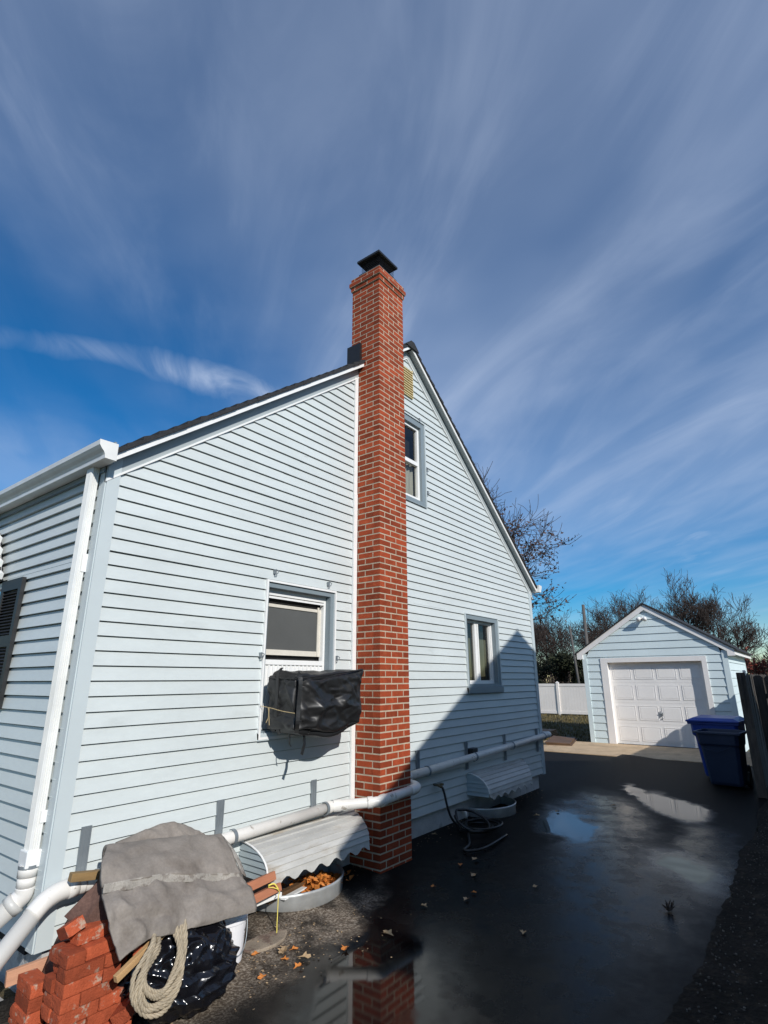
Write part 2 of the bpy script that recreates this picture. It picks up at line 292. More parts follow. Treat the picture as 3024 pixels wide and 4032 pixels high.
# ------------------------------------------------------------------ mesh helpers
class MB:
    def __init__(s): s.v = []; s.f = []
    def add(s, vs, fs):
        o = len(s.v); s.v += [tuple(p) for p in vs]; s.f += [tuple(i+o for i in f) for f in fs]; return s
    def quad(s, a, b, c, d): return s.add([a, b, c, d], [(0, 1, 2, 3)])
    def tri(s, a, b, c): return s.add([a, b, c], [(0, 1, 2)])
    def box(s, x0, x1, y0, y1, z0, z1, mtx=None):
        vs = [Vector((x, y, z)) for z in (z0, z1) for y in (y0, y1) for x in (x0, x1)]
        if mtx: vs = [mtx @ p for p in vs]
        return s.add(vs, [(0, 2, 3, 1), (4, 5, 7, 6), (0, 1, 5, 4), (1, 3, 7, 5), (3, 2, 6, 7), (2, 0, 4, 6)])
    def bar(s, p0, p1, w, h, up=(0, 0, 1)):
        p0 = Vector(p0); p1 = Vector(p1); d = (p1-p0); ln = d.length; d.normalize(); u = Vector(up)
        r = d.cross(u); r.normalize(); u = r.cross(d)
        vs = []
        for q in (p0, p1):
            for (a, b) in ((-1, -1), (1, -1), (1, 1), (-1, 1)): vs.append(q + r*a*w/2 + u*b*h/2)
        return s.add(vs, [(3, 2, 1, 0), (4, 5, 6, 7), (0, 1, 5, 4), (1, 2, 6, 5), (2, 3, 7, 6), (3, 0, 4, 7)])
    def tube(s, pts, rad, n=8, caps=True, closed=False):
        pts = [Vector(p) for p in pts]; m = len(pts)
        rads = rad if isinstance(rad, (list, tuple)) else [rad]*m
        t0 = (pts[1]-pts[0]).normalized()
        u = t0.orthogonal().normalized(); vs = []
        pt = t0
        for i, p in enumerate(pts):
            if closed: t = (pts[(i+1) % m]-pts[i-1])
            else: t = (pts[min(i+1, m-1)]-pts[max(i-1, 0)])
            if t.length < 1e-9: t = pt
            t.normalize()
            q = pt.rotation_difference(t); u = q @ u; u = (u - t*u.dot(t)).normalized(); pt = t
            w = t.cross(u)
            for k in range(n):
                a = 2*PI*k/n; vs.append(p + (u*math.cos(a) + w*math.sin(a))*rads[i])
        fs = []
        for i in range(m-1 if not closed else m):
            j = (i+1) % m
            for k in range(n): fs.append((i*n+k, i*n+(k+1) % n, j*n+(k+1) % n, j*n+k))
        if caps and not closed: fs += [tuple(range(n-1, -1, -1)), tuple((m-1)*n+k for k in range(n))]
        return s.add(vs, fs)
    def lathe(s, prof, c, n=24, a0=0, a1=2*PI):
        vs = []; full = abs(a1-a0-2*PI) < 1e-6; nn = n if full else n+1
        for (r, z) in prof:
            for k in range(nn):
                a = a0+(a1-a0)*k/n; vs.append((c[0]+r*math.cos(a), c[1]+r*math.sin(a), c[2]+z))
        fs = []
        for i in range(len(prof)-1):
            for k in range(n):
                k2 = (k+1) % nn
                fs.append((i*nn+k, i*nn+k2, (i+1)*nn+k2, (i+1)*nn+k))
        return s.add(vs, fs)
    def prism(s, poly, axis, a, b):
        # poly: list of 2D points, extruded along axis ('x','y','z') from a to b
        def P(p, t): return {'x': (t, p[0], p[1]), 'y': (p[0], t, p[1]), 'z': (p[0], p[1], t)}[axis]
        n = len(poly); vs = [P(p, a) for p in poly]+[P(p, b) for p in poly]
        fs = [tuple(range(n)), tuple(range(2*n-1, n-1, -1))]+[(i, (i+1) % n, n+(i+1) % n, n+i) for i in range(n)]
        return s.add(vs, fs)
    def grid(s, fn, nu, nv):
        vs = [fn(i/nu, j/nv) for j in range(nv+1) for i in range(nu+1)]
        fs = [(j*(nu+1)+i, j*(nu+1)+i+1, (j+1)*(nu+1)+i+1, (j+1)*(nu+1)+i) for j in range(nv) for i in range(nu)]
        return s.add(vs, fs)
    def build(s, name, m, parent=None, smooth=False, bevel=0, solid=0, fixn=True):
        me = bpy.data.meshes.new(name); me.from_pydata(s.v, [], s.f); me.update()
        if fixn and len(s.f) < 60000:
            bm = bmesh.new(); bm.from_mesh(me); bmesh.ops.recalc_face_normals(bm, faces=bm.faces); bm.to_mesh(me); bm.free()
        if smooth: me.polygons.foreach_set('use_smooth', [True]*len(me.polygons))
        me.materials.append(MAT[m] if isinstance(m, str) else m)
        o = bpy.data.objects.new(name, me); COL.objects.link(o)
        if parent: o.parent = parent
        if bevel:
            md = o.modifiers.new('bevel', 'BEVEL'); md.width = bevel; md.segments = 2; md.limit_method = 'ANGLE'
        if solid:
            md = o.modifiers.new('solid', 'SOLIDIFY'); md.thickness = solid; md.offset = 0
        return o
def tag(o, label, cat, group=None):
    o['label'] = label; o['category'] = cat
    if group: o['group'] = group
    return o
def thing(name, label, cat, loc=(0, 0, 0), group=None):
    o = bpy.data.objects.new(name, None); COL.objects.link(o); o.location = loc; o.empty_display_size = .2
    return tag(o, label, cat, group)
def struct(o, kind='structure'): o['kind'] = kind; return o
def catmull(pts, n=6):
    pts = [Vector(p) for p in pts]; out = []
    for i in range(len(pts)-1):
        p0 = pts[max(i-1, 0)]; p1 = pts[i]; p2 = pts[i+1]; p3 = pts[min(i+2, len(pts)-1)]
        for k in range(n):
            t = k/n
            out.append(0.5*((2*p1)+(p2-p0)*t+(2*p0-5*p1+4*p2-p3)*t*t+(3*p1-p0-3*p2+p3)*t**3))
    out.append(pts[-1]); return out
def siding(mb, z0, z1, e, xl, xr, openings, mapf, dmax=.020, dmin=.004, gap=.0085, deep=.018, joints=True):
    # lapped courses: each face leans out to its lower edge and a dark slot runs under the lap above
    k = 0
    while z0+k*e < z1-1e-6:
        zb = z0+k*e; zt = min(zb+e, z1); zg = zt-gap; k += 1
        cuts = sorted({zb, zt, zg} | {z for o in openings for z in (o[2], o[3]) if zb+1e-4 < z < zt-1e-4})
        for a, b in zip(cuts[:-1], cuts[1:]):
            la, ra, lb, rb = xl(a), xr(a), xl(b), xr(b)
            if la >= ra: continue
            if lb > rb: lb = rb = (lb+rb)/2
            segs = [((la, lb), (ra, rb))]
            for (o0, o1, p0, p1) in openings:
                if p0 < b-1e-4 and p1 > a+1e-4:
                    new = []
                    for (L_, R_) in segs:
                        if o1 <= min(L_) or o0 >= max(R_): new.append((L_, R_)); continue
                        if o0 > min(L_): new.append((L_, (o0, o0)))
                        if o1 < max(R_): new.append(((o1, o1), R_))
                    segs = new
            def dep(z):
                if z > zg+1e-6: return dmin-deep*(z-zg)/max(zt-zg, 1e-6)
                return dmax-(dmax-dmin)*(z-zb)/(e-gap)
            da, db = dep(a), dep(b)
            if joints and gap:
                jr = random.Random((k-1)//2*7+3); ns = []
                for (L_, R_) in segs:
                    w_ = max(R_)-min(L_); jx = min(L_)+w_*jr.uniform(.2, .8)
                    if w_ > 1.6 and max(L_) < jx-.1 and min(R_) > jx+.1: ns += [(L_, (jx, jx), .0022), ((jx, jx), R_, 0)]
                    else: ns.append((L_, R_, 0))
            else: ns = [(L_, R_, 0) for (L_, R_) in segs]
            for (L_, R_, pr) in ns:
                da, db = dep(a)+pr, dep(b)+pr
                mb.quad(mapf(L_[0], da, a), mapf(R_[0], da, a), mapf(max(R_[1], L_[1]), db, b), mapf(L_[1], db, b))
                if a == zb: mb.quad(mapf(L_[0], dmin-deep, a), mapf(R_[0], dmin-deep, a), mapf(R_[0], da, a), mapf(L_[0], da, a))

# ------------------------------------------------------------------ ground
def build_ground():
    m = MB(); m.quad((-150, -150, -.03), (250, -150, -.03), (250, 150, -.03), (-150, 150, -.03))
    struct(m.build('ground', 'soil'))
    def dz(y): 
        t = max(0, min(1, (y+.95)/.95)); return .06*t*t*(3-2*t)
    m = MB(); xs = [-9+i*.5 for i in range(44)]+[12.9]; ys = [-3.05, -2.5, -2, -1.5, -1.2, -1.0]+[-.9+.1*i for i in range(10)]+[.06]
    nx = len(xs)
    vs = [(x, y + (noise.noise(Vector((x*.9, 3, 0)))*.05 if y == -3.05 else 0), dz(y)) for y in ys for x in xs]
    m.add(vs, [(j*nx+i, j*nx+i+1, (j+1)*nx+i+1, (j+1)*nx+i) for j in range(len(ys)-1) for i in range(nx-1)])
    struct(m.build('driveway', 'asphalt', smooth=True))
    m = MB(); m.quad((7.9, .06, -.006), (12.9, .06, -.006), (12.9, 3.2, -.006), (7.9, 3.2, -.006))
    struct(m.build('rear_driveway', 'asphalt'))
    m = MB(); m.box(12.9, 15.59, -2.9, 2.9, -.2, .012); struct(m.build('concrete_apron', 'concrete'))
    m = MB(); m.box(-4, -.14, -.35, 1.4, -.2, .02); struct(m.build('front_walk', 'slab'))
    m = MB()
    def f(u, v):
        x = -9+u*26; y = -3.02-v*2.2+(.07*noise.noise(Vector((x*.8, 0, 4)))+.035*noise.noise(Vector((x*4.1, 0, 9)))+.03*noise.noise(Vector((x*11, 0, 2))))*(1-v)
        return (x, y, .012+.05*noise.noise(Vector((x*1.1, y*1.3, 1)))*min(1, v*5)+.03*min(1, v*4))
    m.grid(f, 420, 14); struct(m.build('soil_strip', 'dirt', smooth=True))
    m = MB()
    for i in range(9000):
        x = 14+random.random()*15; y = 2.0+random.random()*8
        if x < 20.6 and y < 1.8: continue
        h = .03+random.random()*.06; a = random.random()*PI; w = .012+.012*random.random(); dx = math.cos(a)*w; dy = math.sin(a)*w
        lx = (random.random()-.5)*.06; ly = (random.random()-.5)*.06
        m.tri((x-dx, y-dy, -.03), (x+dx, y+dy, -.03), (x+lx, y+ly, h))
    struct(m.build('lawn_grass', 'grass', fixn=False), 'stuff')
build_ground()
m = MB(); rp = random.Random(31)
for i in range(900):
    x = rp.uniform(.5, 9); y = -3.06-abs(rp.gauss(0, .35)); r = rp.uniform(.002, .007); c = Vector((x, y, .03+.05*noise.noise(Vector((x*1.1, y*1.3, 1)))*.5))
    m.box(-r, r, -r*.8, r*.8, -r*.6, r*.6, Matrix.Translation(c) @ Matrix.Rotation(rp.random()*6, 4, 'Z') @ Matrix.Rotation(rp.random()*2, 4, 'X'))
struct(m.build('gravel', 'pebble'), 'stuff')

# ------------------------------------------------------------------ house
RX, RZ, SL = 3.908, 6.333, .772                                # ridge of the siding triangle
house = thing('house', 'pale blue clapboard house with red brick chimney up its gable wall', 'house', (3.9, 4.5, 0))
HINV = Matrix.Translation((-3.9, -4.5, 0))
def hpart(mb, name, m, parent=None, **k):
    o = mb.build(name, m, None, **k)
    o.parent = parent or house
    if not parent: o.matrix_parent_inverse = HINV
    return o
WIN1 = (1.505, 2.475, 1.305, 2.712); WIN2 = (5.29, 6.378, 1.604, 2.738); WIN3 = (3.46, 4.342, 4.115, 5.416); VENT = (3.77, 4.035, 5.705, 6.168)
CHX0, CHX1, CHY0, CHY1 = 2.815, 3.345, -.355, .10
ZS = 0.28; EXP = .1016
def build_house():
    gl = lambda z: max(0.0, RX-(RZ-z)/SL); gr = lambda z: min(7.76, RX+(RZ-z)/SL)
    ops = [WIN1, WIN2, WIN3, VENT, (CHX0-.07, CHX1+.004, -1, 9)]
    m = MB(); siding(m, ZS, RZ, EXP, gl, gr, ops, lambda u, d, z: (u, -d, z))
    hpart(m, 'gable_siding', 'siding')
    m = MB(); siding(m, ZS, 3.44, EXP, lambda z: .02, lambda z: 8.9, [(1.56, 3.3, 1.6, 2.66)], lambda u, d, z: (-.075-d, u, z), .024, .004)
    hpart(m, 'front_siding', 'siding')
    # solid core added to block light; its dark colour stands in for unlit rooms
    m = MB(); m.prism([(-.05, .2), (7.82, .2), (7.82, 3.36), (RX, 6.36), (-.05, 3.36)], 'y', .19, 9.0); hpart(m, 'dark_core', 'darkhole')
    # foundation
    m = MB(); m.box(-.02, 7.66, .03, .18, -.3, ZS-.004); m.box(-.02, .1, .181, 8.9, -.3, ZS-.004); m.box(7.5, 7.66, .181, 8.9, -.3, ZS-.004); hpart(m, 'foundation', 'found')
    # corner posts
    m = MB(); m.prism([(-.092, -.026), (.004, -.026), (.004, .02), (-.046, .02), (-.046, .075), (-.1, .075), (-.1, -.014), (-.092, -.014)], 'z', ZS-.012, 3.44)
    hpart(m, 'corner_post', 'corner')
    m = MB(); m.prism([(7.756, -.026), (7.862, -.026), (7.862, .09), (7.8, .09), (7.8, .02), (7.756, .02)], 'z', ZS-.02, 3.36); hpart(m, 'corner_post', 'corner')
    # frieze boards, J-channel, soffit, fascia, roof
    mF, mJ, mS, mW = MB(), MB(), MB(), MB()
    for sgn in (-1, 1):
        xe = -.10 if sgn < 0 else 7.93
        def zr(x, o): return RZ - SL*abs(x-RX) + o
        def slab(mb, x0, x1, o0, o1, y0, y1):
            mb.prism([(x0, zr(x0, o0)), (x1, zr(x1, o0)), (x1, zr(x1, o1)), (x0, zr(x0, o1))], 'y', y0, y1)
        spans = [(xe, RX)] if sgn > 0 else [(xe, CHX0-.003)]
        if sgn < 0: spans.append((CHX1+.003, RX))
        for x0, x1 in spans:
            slab(mF, x0, x1, .004, .140, -.022, .0)
            slab(mJ, x0, x1, -.016, .004, -.030, -.001)
            slab(mS, x0, x1, .136, .150, -.098, -.0225)
            slab(mW, x0, x1, .128, .182, -.112, -.099)
    hpart(mF, 'frieze_board', 'frieze'); hpart(mJ, 'channel_trim', 'white'); hpart(mS, 'soffit', 'frieze'); hpart(mW, 'rake_fascia', 'white')
    m = MB()
    for sgn in (-1, 1):
        xe = -.15 if sgn < 0 else 7.965
        # shingle courses as small steps for a ragged edge
        n = 34
        for k in range(n):
            xa = RX+(xe-RX)*k/n; xb = RX+(xe-RX)*(k+1)/n
            j = .012*random.random()
            z0a, z0b = RZ-SL*abs(xa-RX)+.184, RZ-SL*abs(xb-RX)+.184
            y1 = 9.2
            yf = -.128-.008*random.random()
            m.prism([(xa, z0a), (xb, z0b), (xb, z0b+.052+j), (xa, z0a+.030)], 'y', yf, y1)
    m.prism([(RX-.16, RZ+.115), (RX+.16, RZ+.115), (RX+.15, RZ+.135), (RX+.04, RZ+.232), (RX-.04, RZ+.232), (RX-.15, RZ+.135)], 'y', -.140, 9.2)
    hpart(m, 'roof', 'shingle')
    # chimney side trim
    m = MB(); m.box(2.748, 2.806, -.028, .0, .60, 5.46); m.box(2.75, 2.806, -.034, -.0285, .60, 3.9); hpart(m, 'chimney_side_trim', 'white')
    # gutters
    def gutter(y0, y1, x, s):
        g = MB(); prof = [(0, 3.345), (-.085*s, 3.345), (-.088*s, 3.372), (-.098*s, 3.392), (-.118*s, 3.412), (-.134*s, 3.436), (-.137*s, 3.472), (-.125*s, 3.472), (-.118*s, 3.45), (-.08*s, 3.36), (-.008*s, 3.36), (-.008*s, 3.475), (0, 3.475)]
        g.prism([(x+p[0], p[1]) for p in prof], 'y', y0, y1)
        g2 = MB(); g2.prism([(x+p[0], p[1]) for p in ((0, 3.345), (-.085*s, 3.345), (-.088*s, 3.372), (-.098*s, 3.392), (-.118*s, 3.412), (-.134*s, 3.436), (-.137*s, 3.475), (0, 3.478))], 'y', y0-.004, y0)
        q = hpart(g, 'gutter', 'gutter'); hpart(g2, 'end_cap', 'gutter', q)
    gutter(-.165, 9.0, -.112, 1); gutter(-.165, 9.0, 7.925, -1)
    m = MB(); m.box(-.112, -.02, -.0, 9, 3.30, 3.34); m.box(-.111, -.095, -.10, 9, 3.345, 3.52); hpart(m, 'eave_soffit', 'greytrim')
    # downspout
    m = MB()
    x0, x1, y0, y1 = -.168, -.105, .078, .165
    ridg = []
    n = 6
    for k in range(n):
        t0 = y0+.006+(y1-y0-.012)*k/n; w = (y1-y0-.012)/n
        ridg += [(x0+.004, t0), (x0, t0+w*.25), (x0, t0+w*.75), (x0+.004, t0+w)]
    pr = [(x1, y0), (x0+.004, y0)]+ridg+[(x0+.004, y1), (x1, y1)]
    # side facing the driveway carries ridges too
    side = []
    for k in range(4):
        t0 = x0+.008+(x1-x0-.012)*k/4; w = (x1-x0-.012)/4
        side += [(t0, y0), (t0+w*.3, y0-.004), (t0+w*.7, y0-.004), (t0+w, y0)]
    poly = side[::-1]+ridg+[(x1, y1)]
    m.prism(poly, 'z', .80, 3.36)
    ds = hpart(m, 'downspout', 'gutter')
    m = MB(); m.box(x0-.012, x1+.012, y0-.012, y1+.012, .705, .80); hpart(m, 'downspout_adapter', 'white', ds, bevel=.006)
    for za, zb in ((2.55, 2.68), (.95, 1.02)):
        m = MB(); m.box(x1-.03, x1+.04, y0-.008, y0-.0045, za, zb); hpart(m, 'downspout_strap', 'white', ds)
    m = MB(); cx, cy = -.138, .118
    m.tube([(cx, cy, .72), (cx, cy, .655)], .056, 20); m.tube([(cx, cy, .658), (cx, cy, .60)], .052, 20)
    m.tube(catmull([(cx, cy, .60), (cx-.002, cy+.004, .56), (cx-.03, cy+.02, .525), (cx-.07, cy+.04, .49)], 5), .054, 20)
    hpart(m, 'downspout_elbow', 'pvc', ds, smooth=True)
    m = MB(); m.tube([(-.178, .135, .515), (-.62, .30, .10)], .055, 20); m.tube([(-.168, .131, .526), (-.20, .144, .495)], .063, 20); hpart(m, 'leader_pipe', 'pvc_grey', ds, smooth=True)
    m = MB(); m.lathe([(.057, 0), (.057, .02)], (cx, cy, .7), 20); hpart(m, 'downspout_collar', 'strap', ds)
    # drain pipe along the gable wall
    r = .046; m = MB()
    m.tube([(7.86, -.115, .880), (3.64, -.10, .752)], r, 20)
    m.tube([(2.36, -.10, .655), (.02, -.115, .595)], r, 20)
    m.tube([(2.74, -.42, .685), (3.27, -.425, .705)], r, 20)
    m.tube(catmull([(2.30, -.10, .655), (2.38, -.10, .657), (2.44, -.15, .662), (2.66, -.37, .678), (2.72, -.42, .684), (2.78, -.421, .687)], 6), r, 20)
    dp = hpart(m, 'drain_pipe', 'pvc', smooth=True)
    for a_, b_ in (((2.30, -.10, .655), (2.37, -.10, .657)), ((2.40, -.115, .66), (2.45, -.165, .664)), ((2.63, -.345, .677), (2.665, -.38, .68)), ((2.75, -.42, .685), (2.80, -.421, .687))):
        m = MB(); m.tube([a_, b_], .053, 20); hpart(m, 'pipe_coupling', 'pvc', dp, smooth=False)
    m = MB(); m.tube(catmull([(3.22, -.425, .703), (3.30, -.425, .707), (3.375, -.405, .712), (3.425, -.34, .717), (3.43, -.25, .725), (3.47, -.15, .738), (3.56, -.105, .748), (3.68, -.10, .753)], 6), .051, 20); hpart(m, 'pipe_elbow', 'pvc', dp, smooth=True)
    m = MB(); m.tube(catmull([(7.80, -.113, .878), (7.90, -.115, .880), (7.955, -.07, .875), (7.965, .05, .87), (7.965, .35, .865)], 6), .05, 20); hpart(m, 'pipe_elbow', 'pvc', dp, smooth=True)
    m = MB(); m.tube(catmull([(.10, -.115, .597), (.03, -.115, .596), (-.05, -.118, .59), (-.12, -.125, .565), (-.185, -.135, .515)], 6), .052, 20); m.tube([(.06, -.115, .596), (.005, -.115, .595)], .056, 20)
    hpart(m, 'pipe_elbow', 'pvc', dp, smooth=True)
    m = MB(); m.tube([(-.165, -.132, .53), (-.62, -.16, .045)], .05, 20); hpart(m, 'leader_pipe', 'pvc_grey', dp, smooth=True)
    # steel hangers
    for i, (x, zt, zb) in enumerate([(.118, .90, .60), (1.165, .893, .62), (2.218, .90, .64), (3.975, .992, .72), (5.155, .99, .645), (6.345, .995, .63), (7.60, .995, .63)]):
        s = MB(); s.box(x-.033, x+.033, -.030, -.021, zb, zt); s.box(x-.031, x-.020, -.034, -.0302, zb, zt); s.box(x+.020, x+.031, -.034, -.0302, zb, zt); s.box(x-.006, x+.006, -.033, -.0302, zb, zt)
        zp = (.597+(.655-.597)*x/2.3) if x < 3 else .752+(x-3.64)*.0303
        b = MB(); b.tube([(x+.07, -.10+.056*math.sin(a)*-1, zp+.054*math.cos(a)) for a in [math.radians(-20+k*20) for k in range(12)]], .007, 6)
        h = hpart(s, 'pipe_hanger', 'strap', dp)
        mb = MB(); zz = zp
        ring = [Vector((x+.075, -.105-.054*math.sin(math.radians(a)), zz+.054*math.cos(math.radians(a)))) for a in range(-30, 215, 15)]
        for p, q in zip(ring[:-1], ring[1:]): mb.bar(p, q, .028, .006, up=(p+q)/2-Vector((x+.075, -.105, zz)))
        hpart(mb, 'pipe_strap', 'strap', dp)
    # small fixings
    def hook(x, z, s=1.0):
        h = MB(); h.box(x-.008, x+.008, -.045, -.015, z-.02*s, z+.02*s); h.tube([(x, -.04, z+.02*s), (x+.02, -.06, z+.005), (x+.012, -.055, z-.02*s), (x-.01, -.045, z-.03*s)], .005, 6)
        hpart(h, 'shutter_hook', 'strap')
    for x, z in ((1.593, 2.796), (2.342, 2.776), (1.474, 2.02), (2.49, 2.02), (4.194, 5.443), (4.36, 4.70), (4.365, 4.36)): hook(x, z)
    s = MB(); s.box(5.19, 5.36, -.075, -.012, .80, .90); s.box(5.20, 5.35, -.10, -.0755, .83, .90); hpart(s, 'dryer_vent', 'shutter', bevel=.006)
    s = MB(); s.tube([(5.03, .03, .165), (5.03, -.03, .165), (5.03, -.05, .15), (5.03, -.052, .08)], .018, 12); hpart(s, 'condensate_stub', 'pvc', smooth=True)
    s = MB(); s.tube([(4.34, .0, .57), (4.34, -.075, .57)], .012, 10); s.tube([(4.34, -.06, .57), (4.36, -.12, .545)], .016, 10)
    s.tube([(4.27, -.085, .58), (4.41, -.075, .575)], .010, 8); s.lathe([(0, 0), (.035, 0), (.035, .014), (0, .014)], (4.28, -.09, .572), 10); s.lathe([(0, 0), (.03, 0), (.03, .02), (0, .02)], (4.405, -.08, .56), 10)
    hpart(s, 'spigot', 'brass', smooth=True)
    return

def frame_rect(mb, x0, x1, z0, z1, w, y0, y1, ws=None):
    wl, wr, wb, wt = ws or (w, w, w, w)
    mb.box(x0, x0+wl, y0, y1, z0, z1); mb.box(x1-wr, x1, y0, y1, z0, z1); mb.box(x0+wl, x1-wr, y0, y1, z0, z0+wb); mb.box(x0+wl, x1-wr, y0, y1, z1-wt, z1)
def build_windows():
    # window over the air conditioner
    x0, x1, z0, z1 = WIN1
    m = MB(); frame_rect(m, x0+.022, x1-.022, z0+.02, z1-.022, .05, -.016, .085, (.02, .055, .05, .045)); w = hpart(m, 'window', 'greytrim')
    m = MB(); frame_rect(m, x0, x1, z0, z1, .02, -.034, .01); hpart(m, 'casing', 'white', w)
    m = MB(); a, b, c, d = x0+.045, x1-.08, z0+.075, z1-.068
    frame_rect(m, a, b, c, d, .03, .05, .10, (.035, .03, .04, .06)); m.box(a+.035, b-.03, .045, .10, 1.94, 1.985); m.box(a+.035, b-.03, .046, .052, d-.09, d-.07); hpart(m, 'frame', 'white', w)
    m = MB(); frame_rect(m, a+.04, b-.03, 2.03, 2.51, .03, .09, .118, (.03, .05, .05, .03)); m.box(b-.085, b-.062, .08, .089, 2.03, 2.53); hpart(m, 'sash', 'sash', w)
    m = MB(); m.box(a+.07, b-.08, .100, .106, 2.08, 2.48); hpart(m, 'screen', 'screen', w)
    m = MB(); m.box(a, b, .13, .135, 1.3, d); hpart(m, 'dark_backing', 'darkhole', w)  # dark panel behind the sash, painted to stand in for the unlit room
    m = MB(); m.box(a+.035, b-.03, .06, .07, c+.04, 1.94)
    for k in range(14): m.box(a+.04+k*.055, a+.06+k*.055, .05, .0595, c+.04, 1.94)
    hpart(m, 'side_panel', 'white', w)
    m = MB(); m.prism([(-.032, z0-.01), (.02, z0-.01), (.02, z0+.07), (-.032, z0+.045)], 'x', x0, x1); hpart(m, 'sill', 'corner', w)
    # right ground floor window
    x0, x1, z0, z1 = WIN2
    m = MB(); frame_rect(m, x0+.018, x1-.018, z0+.10, z1-.012, .06, -.022, .09, (.05, .085, .03, .065)); w = hpart(m, 'window', 'greytrim')
    m = MB(); m.box(x0, x0+.018, -.035, .01, z0+.02, z1); m.box(x1-.018, x1, -.035, .01, z0+.02, z1); m.box(x0+.018, x1-.018, -.035, .01, z1-.012, z1); hpart(m, 'casing', 'corner', w)
    m = MB(); a, b, c, d = x0+.07, x1-.105, z0+.13, z1-.078
    frame_rect(m, a, b, c, d, .03, .045, .10, (.02, .035, .05, .04)); m.box(a+.36, a+.43, .055, .10, c+.05, d-.04); m.box(a+.435, a+.47, .048, .10, c+.05, d-.04); m.box(b-.06, b-.04, .06, .098, c+.05, d-.04); hpart(m, 'frame', 'white', w)
    m = MB(); m.quad((a+.02, .088, c+.05), (b-.035, .088, c+.05), (b-.035, .088, d-.04), (a+.02, .088, d-.04)); hpart(m, 'pane', 'glass', w)
    m = MB(); n = 60
    for k in range(n):
        u0 = a+(b-a)*k/n; u1 = a+(b-a)*(k+1)/n; y_a = .145+.016*math.sin(k*1.1); y_b = .145+.016*math.sin((k+1)*1.1)
        m.quad((u0, y_a, c), (u1, y_b, c), (u1, y_b, d-.26), (u0, y_a, d-.26))
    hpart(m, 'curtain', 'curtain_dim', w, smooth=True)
    m = MB(); m.box(x0+.0, x1+.012, -.055, .04, z0, z0+.085); m.box(x0+.0, x1+.0, -.045, .06, z0+.0855, z0+.10); hpart(m, 'sill', 'greytrim', w, bevel=.006)
    # upper window beside the chimney
    x0, x1, z0, z1 = WIN3
    m = MB(); frame_rect(m, x0+.02, x1-.02, z0+.0, z1-.012, .06, -.02, .10, (.085, .085, .07, .085)); w = hpart(m, 'window', 'greytrim')
    m = MB(); frame_rect(m, x0, x1, z0-.0, z1, .02, -.034, -.0205, (.02, .02, .001, .012)); hpart(m, 'casing', 'corner', w)
    m = MB(); a, b, c, d = x0+.105, x1-.105, z0+.07, z1-.097
    frame_rect(m, a, b, c, d, .045, .02, .07, (.045, .045, .05, .045)); mid = 4.75; m.box(a+.045, b-.045, .015, .07, mid-.035, mid+.02); hpart(m, 'frame', 'white', w)
    m = MB(); m.quad((a+.045, .05, mid+.02), (b-.045, .05, mid+.02), (b-.045, .05, d-.045), (a+.045, .05, d-.045)); m.quad((a+.045, .05, c+.05), (b-.045, .05, c+.05), (b-.045, .05, mid-.035), (a+.045, .05, mid-.035)); hpart(m, 'pane', 'glass', w)
    m = MB(); n = 40
    for k in range(n):
        u0 = a+(b-a)*k/n; u1 = a+(b-a)*(k+1)/n; y_a = .12+.012*math.sin(k*1.3); y_b = .12+.012*math.sin((k+1)*1.3)
        m.quad((u0, y_a, c), (u1, y_b, c), (u1, y_b, mid-.0), (u0, y_a, mid-.0))
    hpart(m, 'curtain', 'curtain', w, smooth=True)
    # louvre vent
    x0, x1, z0, z1 = VENT
    m = MB(); n = 11
    for k in range(n):
        za = z0+.02+(z1-z0-.03)*k/n; m.prism([(-.052, za), (-.046, za-.004), (.02, za+.020), (.02, za+.026), (-.045, za+.004), (-.045, za+.014), (-.052, za+.014)], 'x', x0+.01, x1-.012)
    v = hpart(m, 'gable_vent', 'vent')
    m = MB(); m.box(x0, x0+.012, -.04, .04, z0, z1); m.box(x1-.012, x1, -.04, .04, z0, z1); m.box(x0+.012, x1-.012, -.04, .04, z0-.0, z0+.014); hpart(m, 'frame', 'vent', v)
    m = MB(); m.box(x0, x1, .05, .06, z0, z1); hpart(m, 'vent_backing', 'darkhole', v)
    # front window with shutter
    m = MB(); frame_rect(m, 0, 1, 0, 1, .05, 0, .01); m = MB()
    m.box(-.09, -.04, 1.56, 1.60, 1.6, 2.64); m.box(-.09, -.04, 2.6, 2.64, 1.6, 2.64); m.box(-.09, -.04, 1.6, 2.6, 2.59, 2.64); m.box(-.09, -.04, 1.6, 2.6, 1.6, 1.66); m.box(-.085, -.045, 1.6, 2.6, 2.1, 2.14)
    w = hpart(m, 'window', 'white')
    m = MB(); m.quad((-.06, 1.6, 1.66), (-.06, 2.6, 1.66), (-.06, 2.6, 2.59), (-.06, 1.6, 2.59)); hpart(m, 'pane', 'glass', w)
    m = MB(); ya, yb = 1.118, 1.545; X = -.13
    for (a, b, c, d) in ((ya, ya+.055, 1.60, 2.632), (yb-.055, yb, 1.60, 2.632), (ya+.055, yb-.055, 1.60, 1.67), (ya+.055, yb-.055, 2.54, 2.632), (ya+.055, yb-.055, 2.07, 2.16)): m.box(X, X+.03, a, b, c, d)
    for (za, zb) in ((1.67, 2.07), (2.16, 2.54)):
        k = za+.012
        while k < zb-.01:
            m.prism([(X+.004, k), (X+.026, k+.012), (X+.026, k+.017), (X+.004, k+.008)], 'y', ya+.055, yb-.055) if False else m.add([(X+.004, ya+.055, k), (X+.004, yb-.055, k), (X+.022, yb-.055, k+.018), (X+.022, ya+.055, k+.018), (X+.008, ya+.055, k-.004), (X+.008, yb-.055, k-.004)], [(0, 1, 2, 3), (0, 4, 5, 1)]); k += .026
    m.box(X+.026, X+.03, ya+.055, yb-.055, 1.67, 2.54)
    hpart(m, 'shutter', 'shutter')
